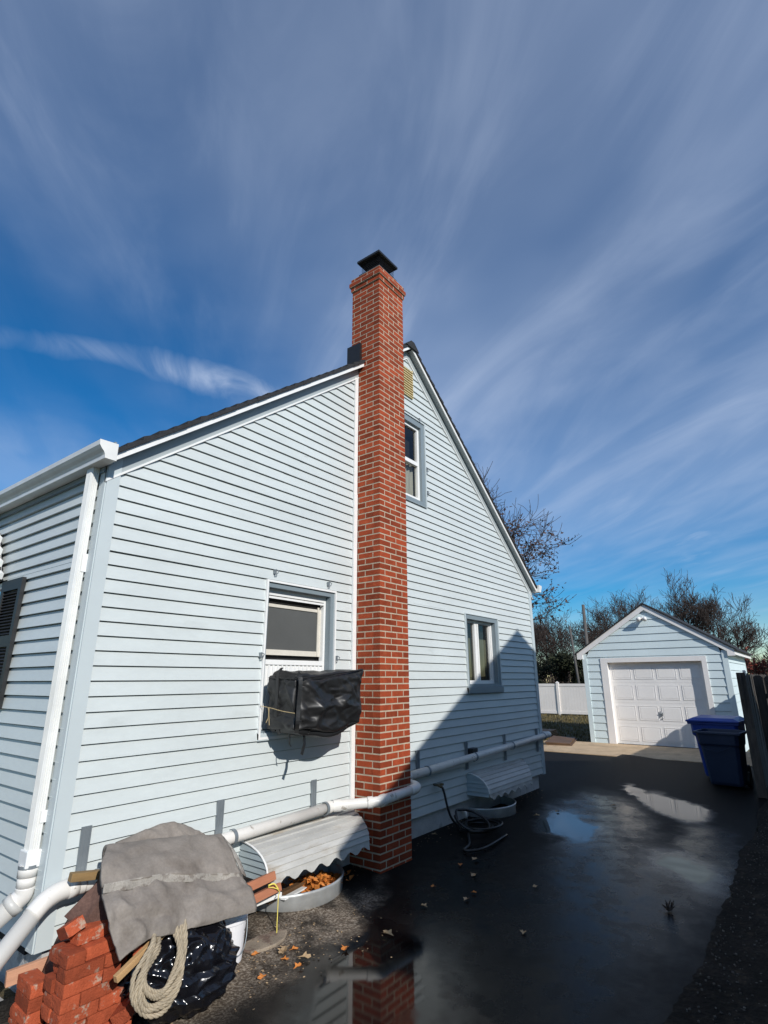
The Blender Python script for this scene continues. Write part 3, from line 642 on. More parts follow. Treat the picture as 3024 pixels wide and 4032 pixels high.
    # sheet-metal awning over the front window, seen edge on
    m = MB(); m.prism([(1.87, 3.14), (3.3, 3.14), (3.3, 2.66), (1.58, 2.66)], 'x', -.19, -.13); aw = hpart(m, 'front_awning', 'shutter')
    m = MB()
    for k in range(4):
        t0, t1 = k/4, (k+1)/4; y0 = 1.87-.29*t0; y1_ = 1.87-.29*t1; za = 3.14-.48*t0; zb = 3.14-.48*t1
        m.prism([(y0, za), (y1_, zb), (y1_-.022, zb+.05), (y0-.012, za-.03)], 'x', -.192, -.128)
    hpart(m, 'scalloped_edge', 'white', aw)
    # steel basement awnings
def window_awning(xa, xb, fa, fb, y, z_top, z_front, z_low, name, lab=None):
    n = 7; prof = []
    for k in range(n+1):
        a = PI/2*k/n; prof.append((-y*math.sin(a), z_front+(z_top-z_front)*math.cos(a)))
    m = MB()
    def edge(k, s):
        py, pz = prof[k]; t = -py/y
        return (xa+(fa-xa)*t, py, pz) if s == 0 else (xb+(fb-xb)*t, py, pz)
    for k in range(n):
        p, q, r, s = [Vector(e_) for e_ in (edge(k, 0), edge(k, 1), edge(k+1, 1), edge(k+1, 0))]
        nr = (r-q).cross(p-q).normalized()
        if nr.y > 0 or nr.z < -.2: nr = -nr
        m.quad(p, q, r+nr*.010, s+nr*.010)
        if k < n-1: m.quad(s+nr*.010, r+nr*.010, r, s)
    # scalloped skirt
    ns = 40; w = fb-fa
    for k in range(ns):
        x_a = fa+w*k/ns; x_b = fa+w*(k+1)/ns
        la = z_low+.022*math.cos(2*PI*6.5*k/ns); lb = z_low+.022*math.cos(2*PI*6.5*(k+1)/ns)
        m.quad((x_a, -y, z_front), (x_b, -y, z_front), (x_b, -y-.012, lb), (x_a, -y-.012, la))
    aw = hpart(m, 'basement_awning', 'awning')
    md = aw.modifiers.new('solid', 'SOLIDIFY'); md.thickness = .006; md.offset = 0
    for (xe, xf) in ((xa, fa), (xb, fb)):
        e = MB()
        rows = 5
        zl = z_low+.02; lo = zl
        hh = (z_top-.012-lo)/rows
        def yfront(z):
            if z <= z_front: return -y
            c = min(1, (z-z_front)/(z_top-z_front)); return -y*math.sqrt(max(0, 1-c*c))
        for r_ in range(rows):
            a, b = lo+hh*r_, lo+hh*(r_+1)
            sgn = -1 if xe == xa else 1
            st = 6
            for q in range(st):
                za, zb = a+(b-a)*q/st, a+(b-a)*(q+1)/st
                oa, ob = .012*(1-q/st)*sgn, .012*(1-(q+1)/st)*sgn
                fxa = xe+(xf-xe)*(-yfront(za)/y); fxb = xe+(xf-xe)*(-yfront(zb)/y)
                e.quad((xe+oa, -.012, za), (fxa+oa, yfront(za), za), (fxb+ob, yfront(zb), zb), (xe+ob, -.012, zb))
        en = hpart(e, 'end_panel', 'awning_end', aw); md = en.modifiers.new('solid', 'SOLIDIFY'); md.thickness = .003
    t = MB()
    t.tube([Vector(edge(k, 0))+Vector((-.004, -.003, .004)) for k in range(n+1)], .008, 6); hpart(t, 'edge_trim', 'white', aw)
    return aw

def build_chimney():
    # real bricks laid in running bond around a mortar core
    L_, H_, J = .199, .0532, .0145; CH = H_+J
    bm_ = MB()
    ztop = 7.04; n = int(round((ztop-.0)/CH)); z_of = lambda k: ztop-(n-k)*CH
    body = (CHX0, CHX1, CHY0, CHY1)
    def course(k, off):
        x0, x1, y0, y1 = CHX0-off, CHX1+off, CHY0-off, CHY1+off
        z = z_of(k)+J*.5
        jit = lambda: (random.random()-.5)*.003
        par = k % 2
        W = .09
        # front run along x
        xs = []; x = x0
        if par:
            xs.append((x, x+W)); x += W+J
        while x < x1-.02:
            e = min(x+L_, x1)
            if x1-e < .035: e = x1
            xs.append((x, e)); x = e+J
        for i, (a, b) in enumerate(xs):
            d = W if not (par and i == 0) else L_
            jj = jit()
            bm_.box(a, b, y0+jj*.5, y0+W, z+jit()*.4, z+H_+jit()*.4)
        # side runs along y (left and right faces), starting behind the corner brick
        for (xa, xb) in ((x0, x0+W), (x1-W, x1)):
            st = y0+W+J if not par else y0+L_+J
            if par: 
                bm_.box(xa, xb, y0+W+.0005, y0+L_, z, z+H_)
            y = st
            while y < y1-.02:
                e = min(y+L_, y1)
                if y1-e < .035: e = y1
                q = jit()*.4
                bm_.box(xa+(q if xa == x0 else 0), xb+(q if xa != x0 else 0), y, e, z+jit()*.3, z+H_+jit()*.3); y = e+J
        # back run
        bm_.box(x0+W+J, x1-W-J, y1-W, y1, z, z+H_)
    for k in range(0, n):
        off = {n-1: .014, n-2: .034, n-3: .016}.get(k, 0)
        course(k, off)
    mc = MB(); c = .0022
    mc.box(CHX0+c, CHX1-c, CHY0+c, CHY1-c, -.1, ztop-3*CH); 
    for k, o in ((n-3, .016), (n-2, .034), (n-1, .014)): mc.box(CHX0-o+c, CHX1+o-c, CHY0-o+c, CHY1+o-c, z_of(k)+.0005, z_of(k)+CH)
    ch = hpart(bm_, 'chimney', 'brick')
    hpart(mc, 'mortar_joints', 'mortar', ch)
    # metal cap: collar, mesh, lid
    m = MB(); m.box(CHX0+.055, CHX1-.11, CHY0+.045, CHY1-.09, ztop, ztop+.085); m.box(CHX0+.04, CHX1-.09, CHY0+.03, CHY1-.075, ztop+.02, ztop+.075)
    hpart(m, 'cap_collar', 'black_metal', ch)
    m = MB(); a, b, c2, d = CHX0+.07, CHX1-.12, CHY0+.06, CHY1-.10
    for k in range(11):
        t = k/10
        for (p, q) in (((a+(b-a)*t, c2), 0), ((a+(b-a)*t, d), 0), ((a, c2+(d-c2)*t), 0), ((b, c2+(d-c2)*t), 0)): m.bar((p[0], p[1], ztop+.08), (p[0], p[1], ztop+.285), .004, .004)
    for kk in range(7):
        zz = ztop+.10+kk*.027
        m.bar((a, c2, zz), (b, c2, zz), .003, .003); m.bar((a, d, zz), (b, d, zz), .003, .003); m.bar((a, c2, zz), (a, d, zz), .003, .003); m.bar((b, c2, zz), (b, d, zz), .003, .003)
    hpart(m, 'cap_screen', 'black_metal', ch)
    m = MB(); a, b, c2, d = CHX0+.025, CHX1-.075, CHY0+.02, CHY1-.05; z = ztop+.27
    cx, cy = (a+b)/2, (c2+d)/2
    vs = [(a, c2, z), (b, c2, z), (b, d, z), (a, d, z), (a, c2, z+.035), (b, c2, z+.035), (b, d, z+.035), (a, d, z+.035), (cx-.05, cy, z+.075), (cx+.05, cy, z+.075), (a+.05, c2+.05, z+.02), (b-.05, c2+.05, z+.02), (b-.05, d-.05, z+.02), (a+.05, d-.05, z+.02)]
    m.add(vs, [(0, 1, 5, 4), (1, 2, 6, 5), (2, 3, 7, 6), (3, 0, 4, 7), (4, 5, 9, 8), (5, 6, 9), (6, 7, 8, 9), (7, 4, 8), (0, 1, 11, 10), (1, 2, 12, 11), (2, 3, 13, 12), (3, 0, 10, 13), (10, 11, 12, 13)])
    hpart(m, 'cap_lid', 'black_metal', ch, bevel=.004)
    # step flashing where the roof meets the chimney
    m = MB(); m.box(CHX0-.045, CHX0-.006, -.075, .14, 5.66, 5.96); hpart(m, 'flashing', 'black_metal', ch)
build_house(); build_windows(); build_chimney()
window_awning(1.40, 2.79, 1.395, 2.63, .36, .555, .365, .305, 'a')
window_awning(5.155, 6.93, 5.17, 6.55, .33, .60, .37, .315, 'b')
m = MB(); m.box(6.55, 6.9, -.022, .02, .50, .60); m.box(6.56, 6.62, -.03, -.0225, .46, .59); hpart(m, 'wall_bracket', 'corner')

# ------------------------------------------------------------------ window wells
def well(cx, hw, dep, zr, label, rust=False):
    t = thing('window_well', label, 'window well', (cx, 0, 0), 'corrugated steel window wells')
    m = MB(); n = 40; pts = []
    for k in range(n+1):
        a = PI+PI*k/n; pts.append((hw*math.cos(a), min(0, dep*math.sin(a))+.03))
    rows = [(-.08, 0), (zr-.05, 0), (zr-.035, .006), (zr-.015, .008), (zr, .014), (zr+.004, .002)]
    vs = []
    for z, o in rows:
        for (x, y) in pts:
            l = math.hypot(x, y) or 1; vs.append((x+x/l*o, y+y/l*o, z))
    nn = n+1
    fs = [(i*nn+k, i*nn+k+1, (i+1)*nn+k+1, (i+1)*nn+k) for i in range(len(rows)-1) for k in range(n)]
    m.add(vs, fs); o = m.build('well_wall', 'galv', t, smooth=True, solid=.004)
    m = MB(); m.tube([(x*1.01, y*1.01, zr) for x, y in pts], .007, 8); m.build('rolled_rim', 'galv', t, smooth=True)
    m = MB(); m.add([(x*.98, y*.98, -.005 if False else .005) for x, y in pts], [tuple(range(n+1))]); m.build('well_floor', 'dirt', t)
    if rust:
        m = MB(); k0 = int(n*.74)
        for q in range(2):
            (xa, ya), (xb, yb) = pts[k0+q], pts[k0+q+1]
            m.quad((xa*1.012, ya*1.012-.004, zr), (xb*1.012, yb*1.012-.004, zr), (xb*1.012, yb*1.012-.004, zr-.06-.03*q), (xa*1.012, ya*1.012-.004, zr-.09))
        m.build('rust_stain', 'rust', t)
    return t
well(2.0, .50, .44, .155, 'low galvanised window well holding dry leaves beside the chimney', True)
well(5.72, .47, .40, .16, 'dark galvanised window well under the far metal awning')

# leaves lying in the near well
m = MB()
for i in range(260):
    a = random.random(); x = 2.12+random.gauss(0, .16); y = -.16+random.gauss(0, .075)
    if x < 1.72: x = 1.72+random.random()*.2
    y = max(-.33, min(0.0, y)); z = .05+.09*max(0, 1-abs(x-2.05)/.5)*random.random()+.02
    r = .022+.022*random.random(); th = random.random()*6.28; tl = (random.random()-.5)*1.4
    u = Vector((math.cos(th), math.sin(th), math.sin(tl)*.6)).normalized()*r; v = Vector((-math.sin(th), math.cos(th), math.cos(tl*2)*.5)).normalized()*r*.7; c = Vector((x, y, z))
    m.add([c-u, c-u*.2+v+Vector((0, 0, r*.4)), c+u, c-u*.1-v+Vector((0, 0, r*.3))], [(0, 1, 2), (0, 2, 3)])
o = m.build('leaf_litter', 'leaf_orange', fixn=False); struct(o, 'stuff'); tag(o, 'heap of dry orange leaves inside the near window well', 'leaves')
# items in the well
m = MB(); m.bar((1.50, -.25, .15), (2.05, -.12, .13), .05, .03); tag(m.build('wood_strip', 'plank', bevel=.003), 'weathered grey wood strip lying across the near window well', 'board')
m = MB(); m.bar((1.62, -.30, .145), (1.95, -.21, .125), .05, .012); tag(m.build('plastic_strip', 'white', bevel=.003), 'flat white strip lying inside the near window well', 'strip')

# ------------------------------------------------------------------ covered air conditioner
def build_ac():
    t = thing('air_conditioner', 'window air conditioner wrapped in a tied black cover', 'air conditioner', (1.98, -.2, 1.33))
    X0, X1, Y0, Y1, Z0, Z1 = 1.545, 2.405, -.455, -.03, 1.345, 1.89
    V = Vector; rc = random.Random(15)
    CREASE = [(V(a), V(b), am, w) for a, b, am, w in (
        ((1.68, -.455, 1.80), (1.80, -.455, 1.55), .030, .13), ((1.80, -.455, 1.55), (1.74, -.455, 1.36), .032, .12), ((2.12, -.455, 1.60), (2.40, -.455, 1.88), .022, .10),
        ((2.12, -.455, 1.60), (1.80, -.455, 1.55), .018, .09), ((2.12, -.455, 1.60), (2.40, -.455, 1.52), .016, .09), ((1.68, -.455, 1.80), (2.05, -.455, 1.64), -.022, .13), ((1.88, -.455, 1.48), (2.30, -.455, 1.42), -.020, .13),
        ((1.60, -.455, 1.70), (1.72, -.455, 1.50), -.022, .09), ((1.60, -.455, 1.45), (1.76, -.455, 1.38), -.018, .08), ((1.58, -.455, 1.56), (1.80, -.455, 1.58), .016, .06),
        ((1.545, -.10, 1.75), (1.545, -.34, 1.68), .020, .08), ((1.545, -.12, 1.62), (1.545, -.40, 1.50), -.020, .09), ((1.545, -.08, 1.50), (1.545, -.36, 1.44), .018, .07), ((1.545, -.30, 1.80), (1.545, -.42, 1.58), .018, .07),
        ((1.60, -.40, 1.87), (1.66, -.10, 1.89), .016, .05), ((1.70, -.42, 1.87), (1.72, -.12, 1.89), .014, .05), ((1.80, -.40, 1.87), (1.90, -.10, 1.90), .012, .06), ((2.0, -.42, 1.89), (2.2, -.08, 1.90), -.014, .09))]
    for q in range(60):
        a_ = V((rc.uniform(1.56, 2.4), -.455, rc.uniform(1.38, 1.86))); an = rc.uniform(-.9, .5); ln = rc.uniform(.08, .25)
        CREASE.append((a_, a_+V((math.cos(an), 0, math.sin(an)))*ln, rc.choice((-1, 1))*rc.uniform(.004, .011), rc.uniform(.018, .045)))
    for q in range(30):
        a_ = V((1.545, rc.uniform(-.43, -.06), rc.uniform(1.38, 1.82))); an = rc.uniform(-.9, .9); ln = rc.uniform(.08, .2)
        CREASE.append((a_, a_+V((0, math.cos(an), math.sin(an)))*ln, rc.choice((-1, 1))*rc.uniform(.004, .011), rc.uniform(.02, .045)))
    bm = bmesh.new()
    n = 60
    bmesh.ops.create_cube(bm, size=1)
    bmesh.ops.subdivide_edges(bm, edges=bm.edges[:], cuts=n, use_grid_fill=True)
    for v in bm.verts:
        p = v.co.copy(); u, w, h = p.x+.5, p.y+.5, p.z+.5
        x = X0+(X1-X0)*u; y = Y0+(Y1-Y0)*w; z = Z0+(Z1-Z0)*h
        # soft rounded corners
        q = Vector((p.x*2, p.y*2, p.z*2)); mx = [abs(c) for c in q]; mx.sort()
        edge = max(0, mx[1]-.68)/.32
        k = .046*edge*edge*(1-.8*max(0, (u-.6)/.4)*max(0, h-.5)*2)*(1-.45*max(0, (u-.5)/.5))
        x -= math.copysign(k, p.x) if abs(p.x) > .3 else 0; y -= math.copysign(k, p.y) if abs(p.y) > .3 else 0; z -= math.copysign(k, p.z) if abs(p.z) > .3 else 0
        front = 1-w
        # sags: lower at the front left, lifted right corner, slumped underside
        if h > .5: z += (h-.5)*2*(-.055*front*(1-u)+.015*u-.022*math.sin(u*PI)*math.sin(w*PI)+.012*math.sin(u*11+1)*front)
        if h < .5: z += (0.5-h)*2*(.03*max(0, u-.75)*4*front + .02*math.sin(u*9) - .02*math.sin(u*3.2))
        x += .035*max(0, u-.6)/.4*math.exp(-((h-.35)/.28)**2)*front
        nrm = Vector((math.copysign(1, p.x) if abs(p.x) > .49 else 0, math.copysign(1, p.y) if abs(p.y) > .49 else 0, math.copysign(1, p.z) if abs(p.z) > .49 else 0))
        if nrm.length: nrm.normalize()
        P = Vector((x, y, z)); d = 0
        for (a_, b_, am, wd) in CREASE:
            ab = b_-a_; tt = max(0, min(1, (P-a_).dot(ab)/ab.length_squared)); ds = (P-(a_+ab*tt)).length
            if ds < wd: d += am*(1-ds/wd)**1.5
        d += .006*noise.noise(P*5)
        if p.y > .49: d = 0
        v.co = Vector((x, y, z))+nrm*d
    me = bpy.data.meshes.new('cover'); bm.to_mesh(me); bm.free()
    me.polygons.foreach_set('use_smooth', [True]*len(me.polygons)); me.materials.append(MAT['cover'])
    o = bpy.data.objects.new('cover', me); COL.objects.link(o); o.parent = t; o.matrix_parent_inverse = Matrix.Translation((-1.98, .2, -1.33))
    def part(mb, name, m_, **k):
        q = mb.build(name, m_, None, **k); q.parent = t; q.matrix_parent_inverse = Matrix.Translation((-1.98, .2, -1.33)); return q
    s = MB(); s.tube(catmull([(X0+.0, Y0-.01, 1.81), (X0+.25, Y0-.018, 1.835), (X0+.55, Y0-.018, 1.865), (X1-.02, Y0-.010, 1.892)], 5), .007, 6); s.tube([(X0-.0, Y1-.05, 1.822), (X0-.006, -.2, 1.815), (X0-.0, Y0+.05, 1.812), (X0+.02, Y0-.002, 1.815)], .006, 6); part(s, 'hem_seam', 'cover')
    s = MB()
    pts = catmull([(X0+.035, -.205, 1.905), (X0-.008, -.208, 1.86), (X0-.016, -.21, 1.80), (X0-.014, -.21, 1.60), (X0-.006, -.2, 1.46), (X0+.03, -.22, 1.36)], 5)
    for a, b in zip(pts[:-1], pts[1:]): s.bar(a, b, .035, .006, up=(-1, 0, 0))
    part(s, 'strap', 'cover'); s = MB()
    pts = catmull([(X0+.02, Y0+.03, 1.86), (X0+.008, Y0-.02, 1.80), (X0+.01, Y0-.006, 1.6), (X0+.01, Y0-.0, 1.45), (X0+.05, Y0+.05, 1.375)], 5)
    for a, b in zip(pts[:-1], pts[1:]): s.bar(a, b, .034, .006, up=(-.7, -.7, 0))
    part(s, 'strap', 'cover')
    s = MB(); pts = [(1.73, -.36, 1.35), (1.70, -.40, 1.28), (1.66, -.41, 1.20)]
    for a, b in zip(pts[:-1], pts[1:]): s.bar(a, b, .03, .005, up=(0, -1, 0))
    part(s, 'loose_strap_end', 'cover'); s = MB()
    s.tube(catmull([(1.62, -.30, 1.36), (1.61, -.31, 1.29), (1.63, -.31, 1.26)], 4), .005, 5)
    part(s, 'loose_strap_end', 'cover')
    s = MB(); s.tube(catmull([(1.50, -.04, 1.585), (1.515, -.16, 1.57), (1.52, -.30, 1.548), (1.53, -.44, 1.535)], 6), .0028, 6); s.tube(catmull([(1.512, -.13, 1.57), (1.515, -.135, 1.50), (1.505, -.12, 1.45)], 4), .0028, 6); s.tube(catmull([(1.512, -.14, 1.57), (1.505, -.15, 1.52), (1.512, -.155, 1.43)], 4), .0028, 6)
    part(s, 'tie_cord', 'cord')
build_ac()

# ------------------------------------------------------------------ the heap by the corner
def loft(rows, nu, nv, amp=.012, seed=0, freq=5.0, creases=()):
    cr = [catmull(r, nu) for r in rows]; m_ = len(cr[0]); cols = [catmull([r[i] for r in cr], nv) for i in range(m_)]
    nr = len(cols[0]); mb = MB(); vs = []
    for j in range(nr):
        for i in range(m_):
            p = cols[i][j]; q = p*freq+Vector((seed, seed*2, 0))
            r = (1-abs(noise.noise(q)))**3*amp*2.0+noise.noise(q*2.7)*amp*.8+(1-abs(noise.noise(q*1.7+Vector((3, 3, 3)))))**8*amp*1.2
            for (a_, b_, am, wd) in creases:
                a_ = Vector(a_); ab = Vector(b_)-a_; tt = max(0, min(1, (p-a_).dot(ab)/ab.length_squared)); ds = (p-(a_+ab*tt)).length
                if ds < wd: r += am*(1-ds/wd)**1.6
            vs.append(p+Vector((0, -r, r*.6)))
    mb.add(vs, [(j*m_+i, j*m_+i+1, (j+1)*m_+i+1, (j+1)*m_+i) for j in range(nr-1) for i in range(m_-1)])
    return mb
def build_heap():
    t = thing('folded_tarp', 'grey stained canvas tarp folded and draped over the heap', 'tarp', (.45, -.5, .4))
    inv = Matrix.Translation((-.45, .5, -.4))
    def part(mb, name, m_, parent=t, **k):
        q = mb.build(name, m_, None, **k); q.parent = parent; q.matrix_parent_inverse = inv; return q
    A = [[(.06, -.40, .70), (.223, -.40, .70), (.43, -.40, .67), (.72, -.40, .61), (1.02, -.40, .555)],
         [(-.018, -.545, .672), (.158, -.545, .655), (.355, -.545, .64), (.635, -.545, .575), (.955, -.54, .51)],
         [(-.055, -.7, .595), (.111, -.7, .577), (.303, -.7, .547), (.581, -.71, .495), (.94, -.69, .452)],
         [(-.03, -.75, .49), (.125, -.76, .485), (.285, -.76, .47), (.50, -.77, .445), (.93, -.76, .392)],
         [(-.0, -.775, .385), (.142, -.775, .432), (.272, -.77, .415), (.442, -.775, .401), (.915, -.775, .352)]]
    part(loft(A, 12, 8, .009, 3, creases=[((.02, -.66, .62), (.13, -.77, .43), .022, .05), ((.30, -.60, .62), (.27, -.77, .42), .020, .06), ((.62, -.6, .56), (.46, -.77, .41), .024, .07), ((.90, -.56, .51), (.72, -.76, .40), .018, .06), ((.0, -.72, .56), (.30, -.74, .50), -.016, .05), ((.45, -.70, .52), (.9, -.70, .46), .014, .04), ((.14, -.775, .43), (.27, -.70, .545), -.014, .05)]), 'lower_layer', 'tarp', smooth=True, solid=.018)
    B = [[(.15, -.215, .70), (.35, -.215, .69), (.62, -.215, .665), (.80, -.215, .635), (.985, -.215, .60)],
         [(.13, -.232, .785), (.335, -.232, .772), (.612, -.232, .742), (.80, -.232, .712), (.985, -.232, .678)],
         [(.108, -.31, .812), (.322, -.31, .794), (.602, -.31, .762), (.785, -.31, .733), (.968, -.31, .699)],
         [(-.010, -.49, .775), (.176, -.49, .748), (.38, -.49, .718), (.664, -.49, .663), (.935, -.50, .609)],
         [(-.030, -.575, .690), (.140, -.575, .672), (.336, -.575, .655), (.613, -.575, .592), (.94, -.575, .515)]]
    part(loft(B, 12, 7, .008, 11, creases=[((.02, -.49, .77), (.33, -.34, .78), .014, .05), ((.4, -.57, .63), (.62, -.33, .75), .016, .06), ((.80, -.55, .55), (.88, -.33, .71), .016, .05), ((.12, -.57, .67), (.9, -.52, .58), .012, .03), ((.2, -.42, .76), (.75, -.42, .68), -.012, .05)]), 'upper_layer', 'tarp', smooth=True, solid=.026)
    H = [[(-.028, -.588, .712), (.140, -.590, .696), (.336, -.590, .676), (.613, -.590, .611), (.94, -.588, .536)],
         [(-.034, -.594, .690), (.136, -.596, .670), (.332, -.596, .652), (.610, -.596, .588), (.94, -.594, .513)],
         [(-.036, -.597, .668), (.134, -.600, .645), (.330, -.600, .630), (.608, -.600, .568), (.942, -.597, .495)]]
    part(loft(H, 8, 3, .004, 5), 'worn_hem', 'tarp_band', smooth=True, solid=.006)
    E_ = [[(.965, -.30, .712), (.995, -.30, .70)], [(.945, -.50, .62), (.985, -.495, .60)], [(.95, -.59, .53), (.985, -.58, .50)]]
    part(loft(E_, 4, 5, .004, 6), 'frayed_edge', 'tarp_band', smooth=True, solid=.012)
    Cc = [[(.27, -.07, .62), (.44, -.06, .64), (.655, -.06, .64), (.836, -.06, .6), (.95, -.06, .56)], [(.27, -.09, .752), (.44, -.09, .785), (.655, -.09, .812), (.836, -.09, .75), (.95, -.09, .672)],
          [(.25, -.14, .765), (.44, -.14, .795), (.64, -.14, .80), (.82, -.14, .75), (.96, -.14, .68)], [(.17, -.195, .70), (.35, -.195, .71), (.6, -.195, .70), (.8, -.195, .66), (.97, -.195, .62)]]
    part(loft(Cc, 10, 7, .014, 21, creases=[((.655, -.07, .81), (.60, -.18, .72), .02, .05), ((.836, -.08, .75), (.80, -.19, .66), .018, .05)]), 'back_fold', 'tarp', smooth=True, solid=.012)
    # dark brown canvas under it, mounded into a filler against light leaks
    def mound(u, v):
        x = -.07+u*1.0; y = -.10-v*.50
        e = min(1, u/.28, (1-u)/.15); h = .70-.16*u-.22*v**2.2
        z = h*(e**.55 if e > 0 else 0)
        n_ = noise.noise(Vector((x*6, y*6, 2)))*.02
        return (x-.03*(1-e), y-.02, max(.02, z+n_))
    m = MB(); m.grid(mound, 40, 24); o = m.build('brown_canvas', 'tarp_brown', smooth=True, solid=.01)
    tag(o, 'dark brown canvas sheet under the grey tarp', 'canvas')
    m = MB(); m.add([(.02, -.42, .675), (-.13, -.40, .55), (-.03, -.50, .44), (.10, -.56, .38), (.06, -.50, .66), (-.06, -.47, .5)], [(0, 1, 5), (1, 2, 5), (2, 3, 5), (3, 4, 5), (4, 0, 5)])
    q = m.build('torn_flap', 'tarp_brown', o, solid=.008)
    # rope
    m = MB(); loop = [(.395, -.70, .50), (.375, -.78, .445), (.352, -.85, .37), (.335, -.885, .29), (.30, -.90, .225), (.245, -.91, .180), (.175, -.915, .165), (.105, -.91, .185), (.055, -.905, .25), (.05, -.90, .33), (.085, -.885, .385), (.15, -.84, .43), (.21, -.77, .455), (.25, -.68, .49)]
    cx = Vector((.20, -.88, .31))
    for k in range(7):
        s = 1.05-.066*k; jx = (random.random()-.5)*.03
        pts = []
        for i, p in enumerate(loop):
            p = Vector(p); q = cx+(p-cx)*s; lower = max(0, (.3-p.z)/.14)
            q += Vector((jx*.7+.012*math.sin(i*1.3+k), -.006*(k % 3)-.004*math.cos(i+k*2), .008*math.sin(i*.9+k*2)+.012*lower*(k-3)*.5))
            pts.append(q)
        c_ = catmull(pts, 9)
        # three-strand twist
        T = 3
        for st in range(T):
            hel = []
            for i, p in enumerate(c_):
                tn = (c_[min(i+1, len(c_)-1)]-c_[max(i-1, 0)]).normalized(); u = tn.cross(Vector((0, 1, .2))).normalized(); w = tn.cross(u)
                a = i*.62+st*2*PI/3; hel.append(p+(u*math.cos(a)+w*math.sin(a))*.0062)
            m.tube(hel, .0069, 6)
    tag(m.build('rope', 'rope', smooth=True), 'coil of thick tan rope hanging over the black bag', 'rope')
    # black bag
    bm = bmesh.new(); bmesh.ops.create_icosphere(bm, subdivisions=6, radius=1)
    for v in bm.verts:
        p = v.co.copy(); d = p.normalized()
        q = Vector((d.x*2.2, d.y*2.2, d.z*3.2)); r = 1+.14*(1-abs(noise.noise(q*1.1)))**2-.08+.06*(1-abs(noise.noise(Vector((d.x*4.5, d.y*4.5, d.z*2.0))+Vector((4, 2, 1)))))**3+.012*(1-abs(noise.noise(q*2.6)))**4
        bx, by, bz = .30, .24, .225
        if d.z < 0: bx *= 1.12; by *= 1.18
        z = .205+d.z*bz*r
        x = .475+d.x*bx*r; y = -.645+d.y*by*r-.04*(1 if d.z < -.3 else 0)
        if z < .012: z = .012+.01*random.random()
        v.co = (x, y, z)
    me = bpy.data.meshes.new('trash_bag'); bm.to_mesh(me); bm.free(); me.polygons.foreach_set('use_smooth', [True]*len(me.polygons)); me.materials.append(MAT['bag'])
    o = bpy.data.objects.new('trash_bag', me); COL.objects.link(o); tag(o, 'shiny black plastic bag slumped under the grey tarp', 'plastic bag')
    # bucket
    t = thing('bucket', 'white plastic bucket standing half under the tarp', 'bucket', (.905, -.50, .025))
    m = MB(); m.lathe([(0, .0), (.122, 0), (.126, .006), (.140, .20), (.141, .235), (.15, .236), (.15, .262), (.143, .264), (.143, .29), (.152, .292), (.152, .318), (.145, .32), (.146, .365), (.155, .366), (.155, .38), (.14, .38), (.137, .30), (.12, .01), (0, .01)], (0, 0, 0), 40); m.build('body', 'bucket', t, smooth=False)
    m = MB()
    for r_, (z, w) in enumerate(((.172, .14), (.158, .34), (.150, .34), (.141, .34), (.132, .24))):
        rr = .1235+.0135*z/.2*1.0+.0035; a0 = -1.15+.12
        for k in range(12):
            if r_ > 0 and random.random() < .18: continue
            a = a0+w*2.2*k/12; b = a+w*2.2/16; h = .009 if r_ == 0 else .0035
            m.quad((rr*math.cos(a), rr*math.sin(a), z), (rr*math.cos(b), rr*math.sin(b), z), (rr*math.cos(b), rr*math.sin(b), z+h), (rr*math.cos(a), rr*math.sin(a), z+h))
    m.build('printed_text', 'ink', t)
    m = MB(); m.tube([(.15*math.cos(a), .15*math.sin(a), .25-.19*math.sin((a+2.6)/2.2*PI)) for a in [-2.6+2.2*k/14 for k in range(15)]], .003, 6); m.build('handle', 'strap', t)
    # loose bricks
    proto = None
    LB, WB, HB = .200, .094, .060
    plan = []
    base = Vector((-.205, -.65, 0))
    def add(x, y, z, rz=0, rx=0, ry=0, lab=None, grp=True): plan.append((x, y, z, rz, rx, ry, lab, grp))
    rows = {0: [(0, 0), (.205, 0)], 1: [(-.06, 0), (.15, 0)], 2: [(0.0, 0), (.207, 0)], 3: [('h', .0), (.10, 0), ], 4: [(.004, 0), ('h', .208)], 5: [(.002, 0), ('h', .206)]}
    for k, it in rows.items():
        z = k*.0625+.012
        for a in it:
            j = (random.random()-.5)
            if a[0] == 'h': add(base.x+a[1]+WB/2, base.y+LB/2+j*.01, z, 90+j*4)
            else: add(base.x+a[0]+LB/2, base.y+WB/2+j*.01, z, j*3)
        if k in (1, 2, 4, 5) or True:
            for q in (0, .205):
                j = (random.random()-.5); add(base.x+q+LB/2+.02*j+(.03 if k % 2 else 0), base.y+WB*1.5+.012+(.10 if k == 3 else 0), z, j*4)
    z6 = 6*.0625+.012
    add(base.x+WB/2, base.y+LB/2, z6, 91, 0, 0, 'red brick set end on at the near left corner of the stack top', False)
    add(base.x+.10+LB/2+.005, base.y+WB/2+.02, z6, 3, 0, 0, 'red brick lying lengthwise beside the end on brick near the stack top', False)
    add(base.x+.11+LB/2, base.y+WB*1.6+.03, z6, -2); 
    add(base.x+.075+LB/2, base.y+WB*.8+.045, z6+.0625, 5, 0, 0, 'red brick crowning the right side of the brick stack', False)
    add(base.x+.09, base.y+.15, z6+.10, 76, -24, 20, 'tilted red brick leaning on the top of the brick stack', False)
    # lower left part of the stack
    for k in range(4):
        z = k*.0625+.012
        j = (random.random()-.5)
        add(base.x+.02-.01*(k < 2), base.y+.37, z, 88+j*6)
    add(.16, -.70, .10, 35, 30, 10, 'red brick half hidden under the tan board', False)
    add(.235, -.66, .30, 40, 10, 15, 'broken red brick peeking out under the tarp edge', False)
    add(.115, -.63, .012, 80, 0, 0, 'red brick lying on the ground right of the brick stack', False)
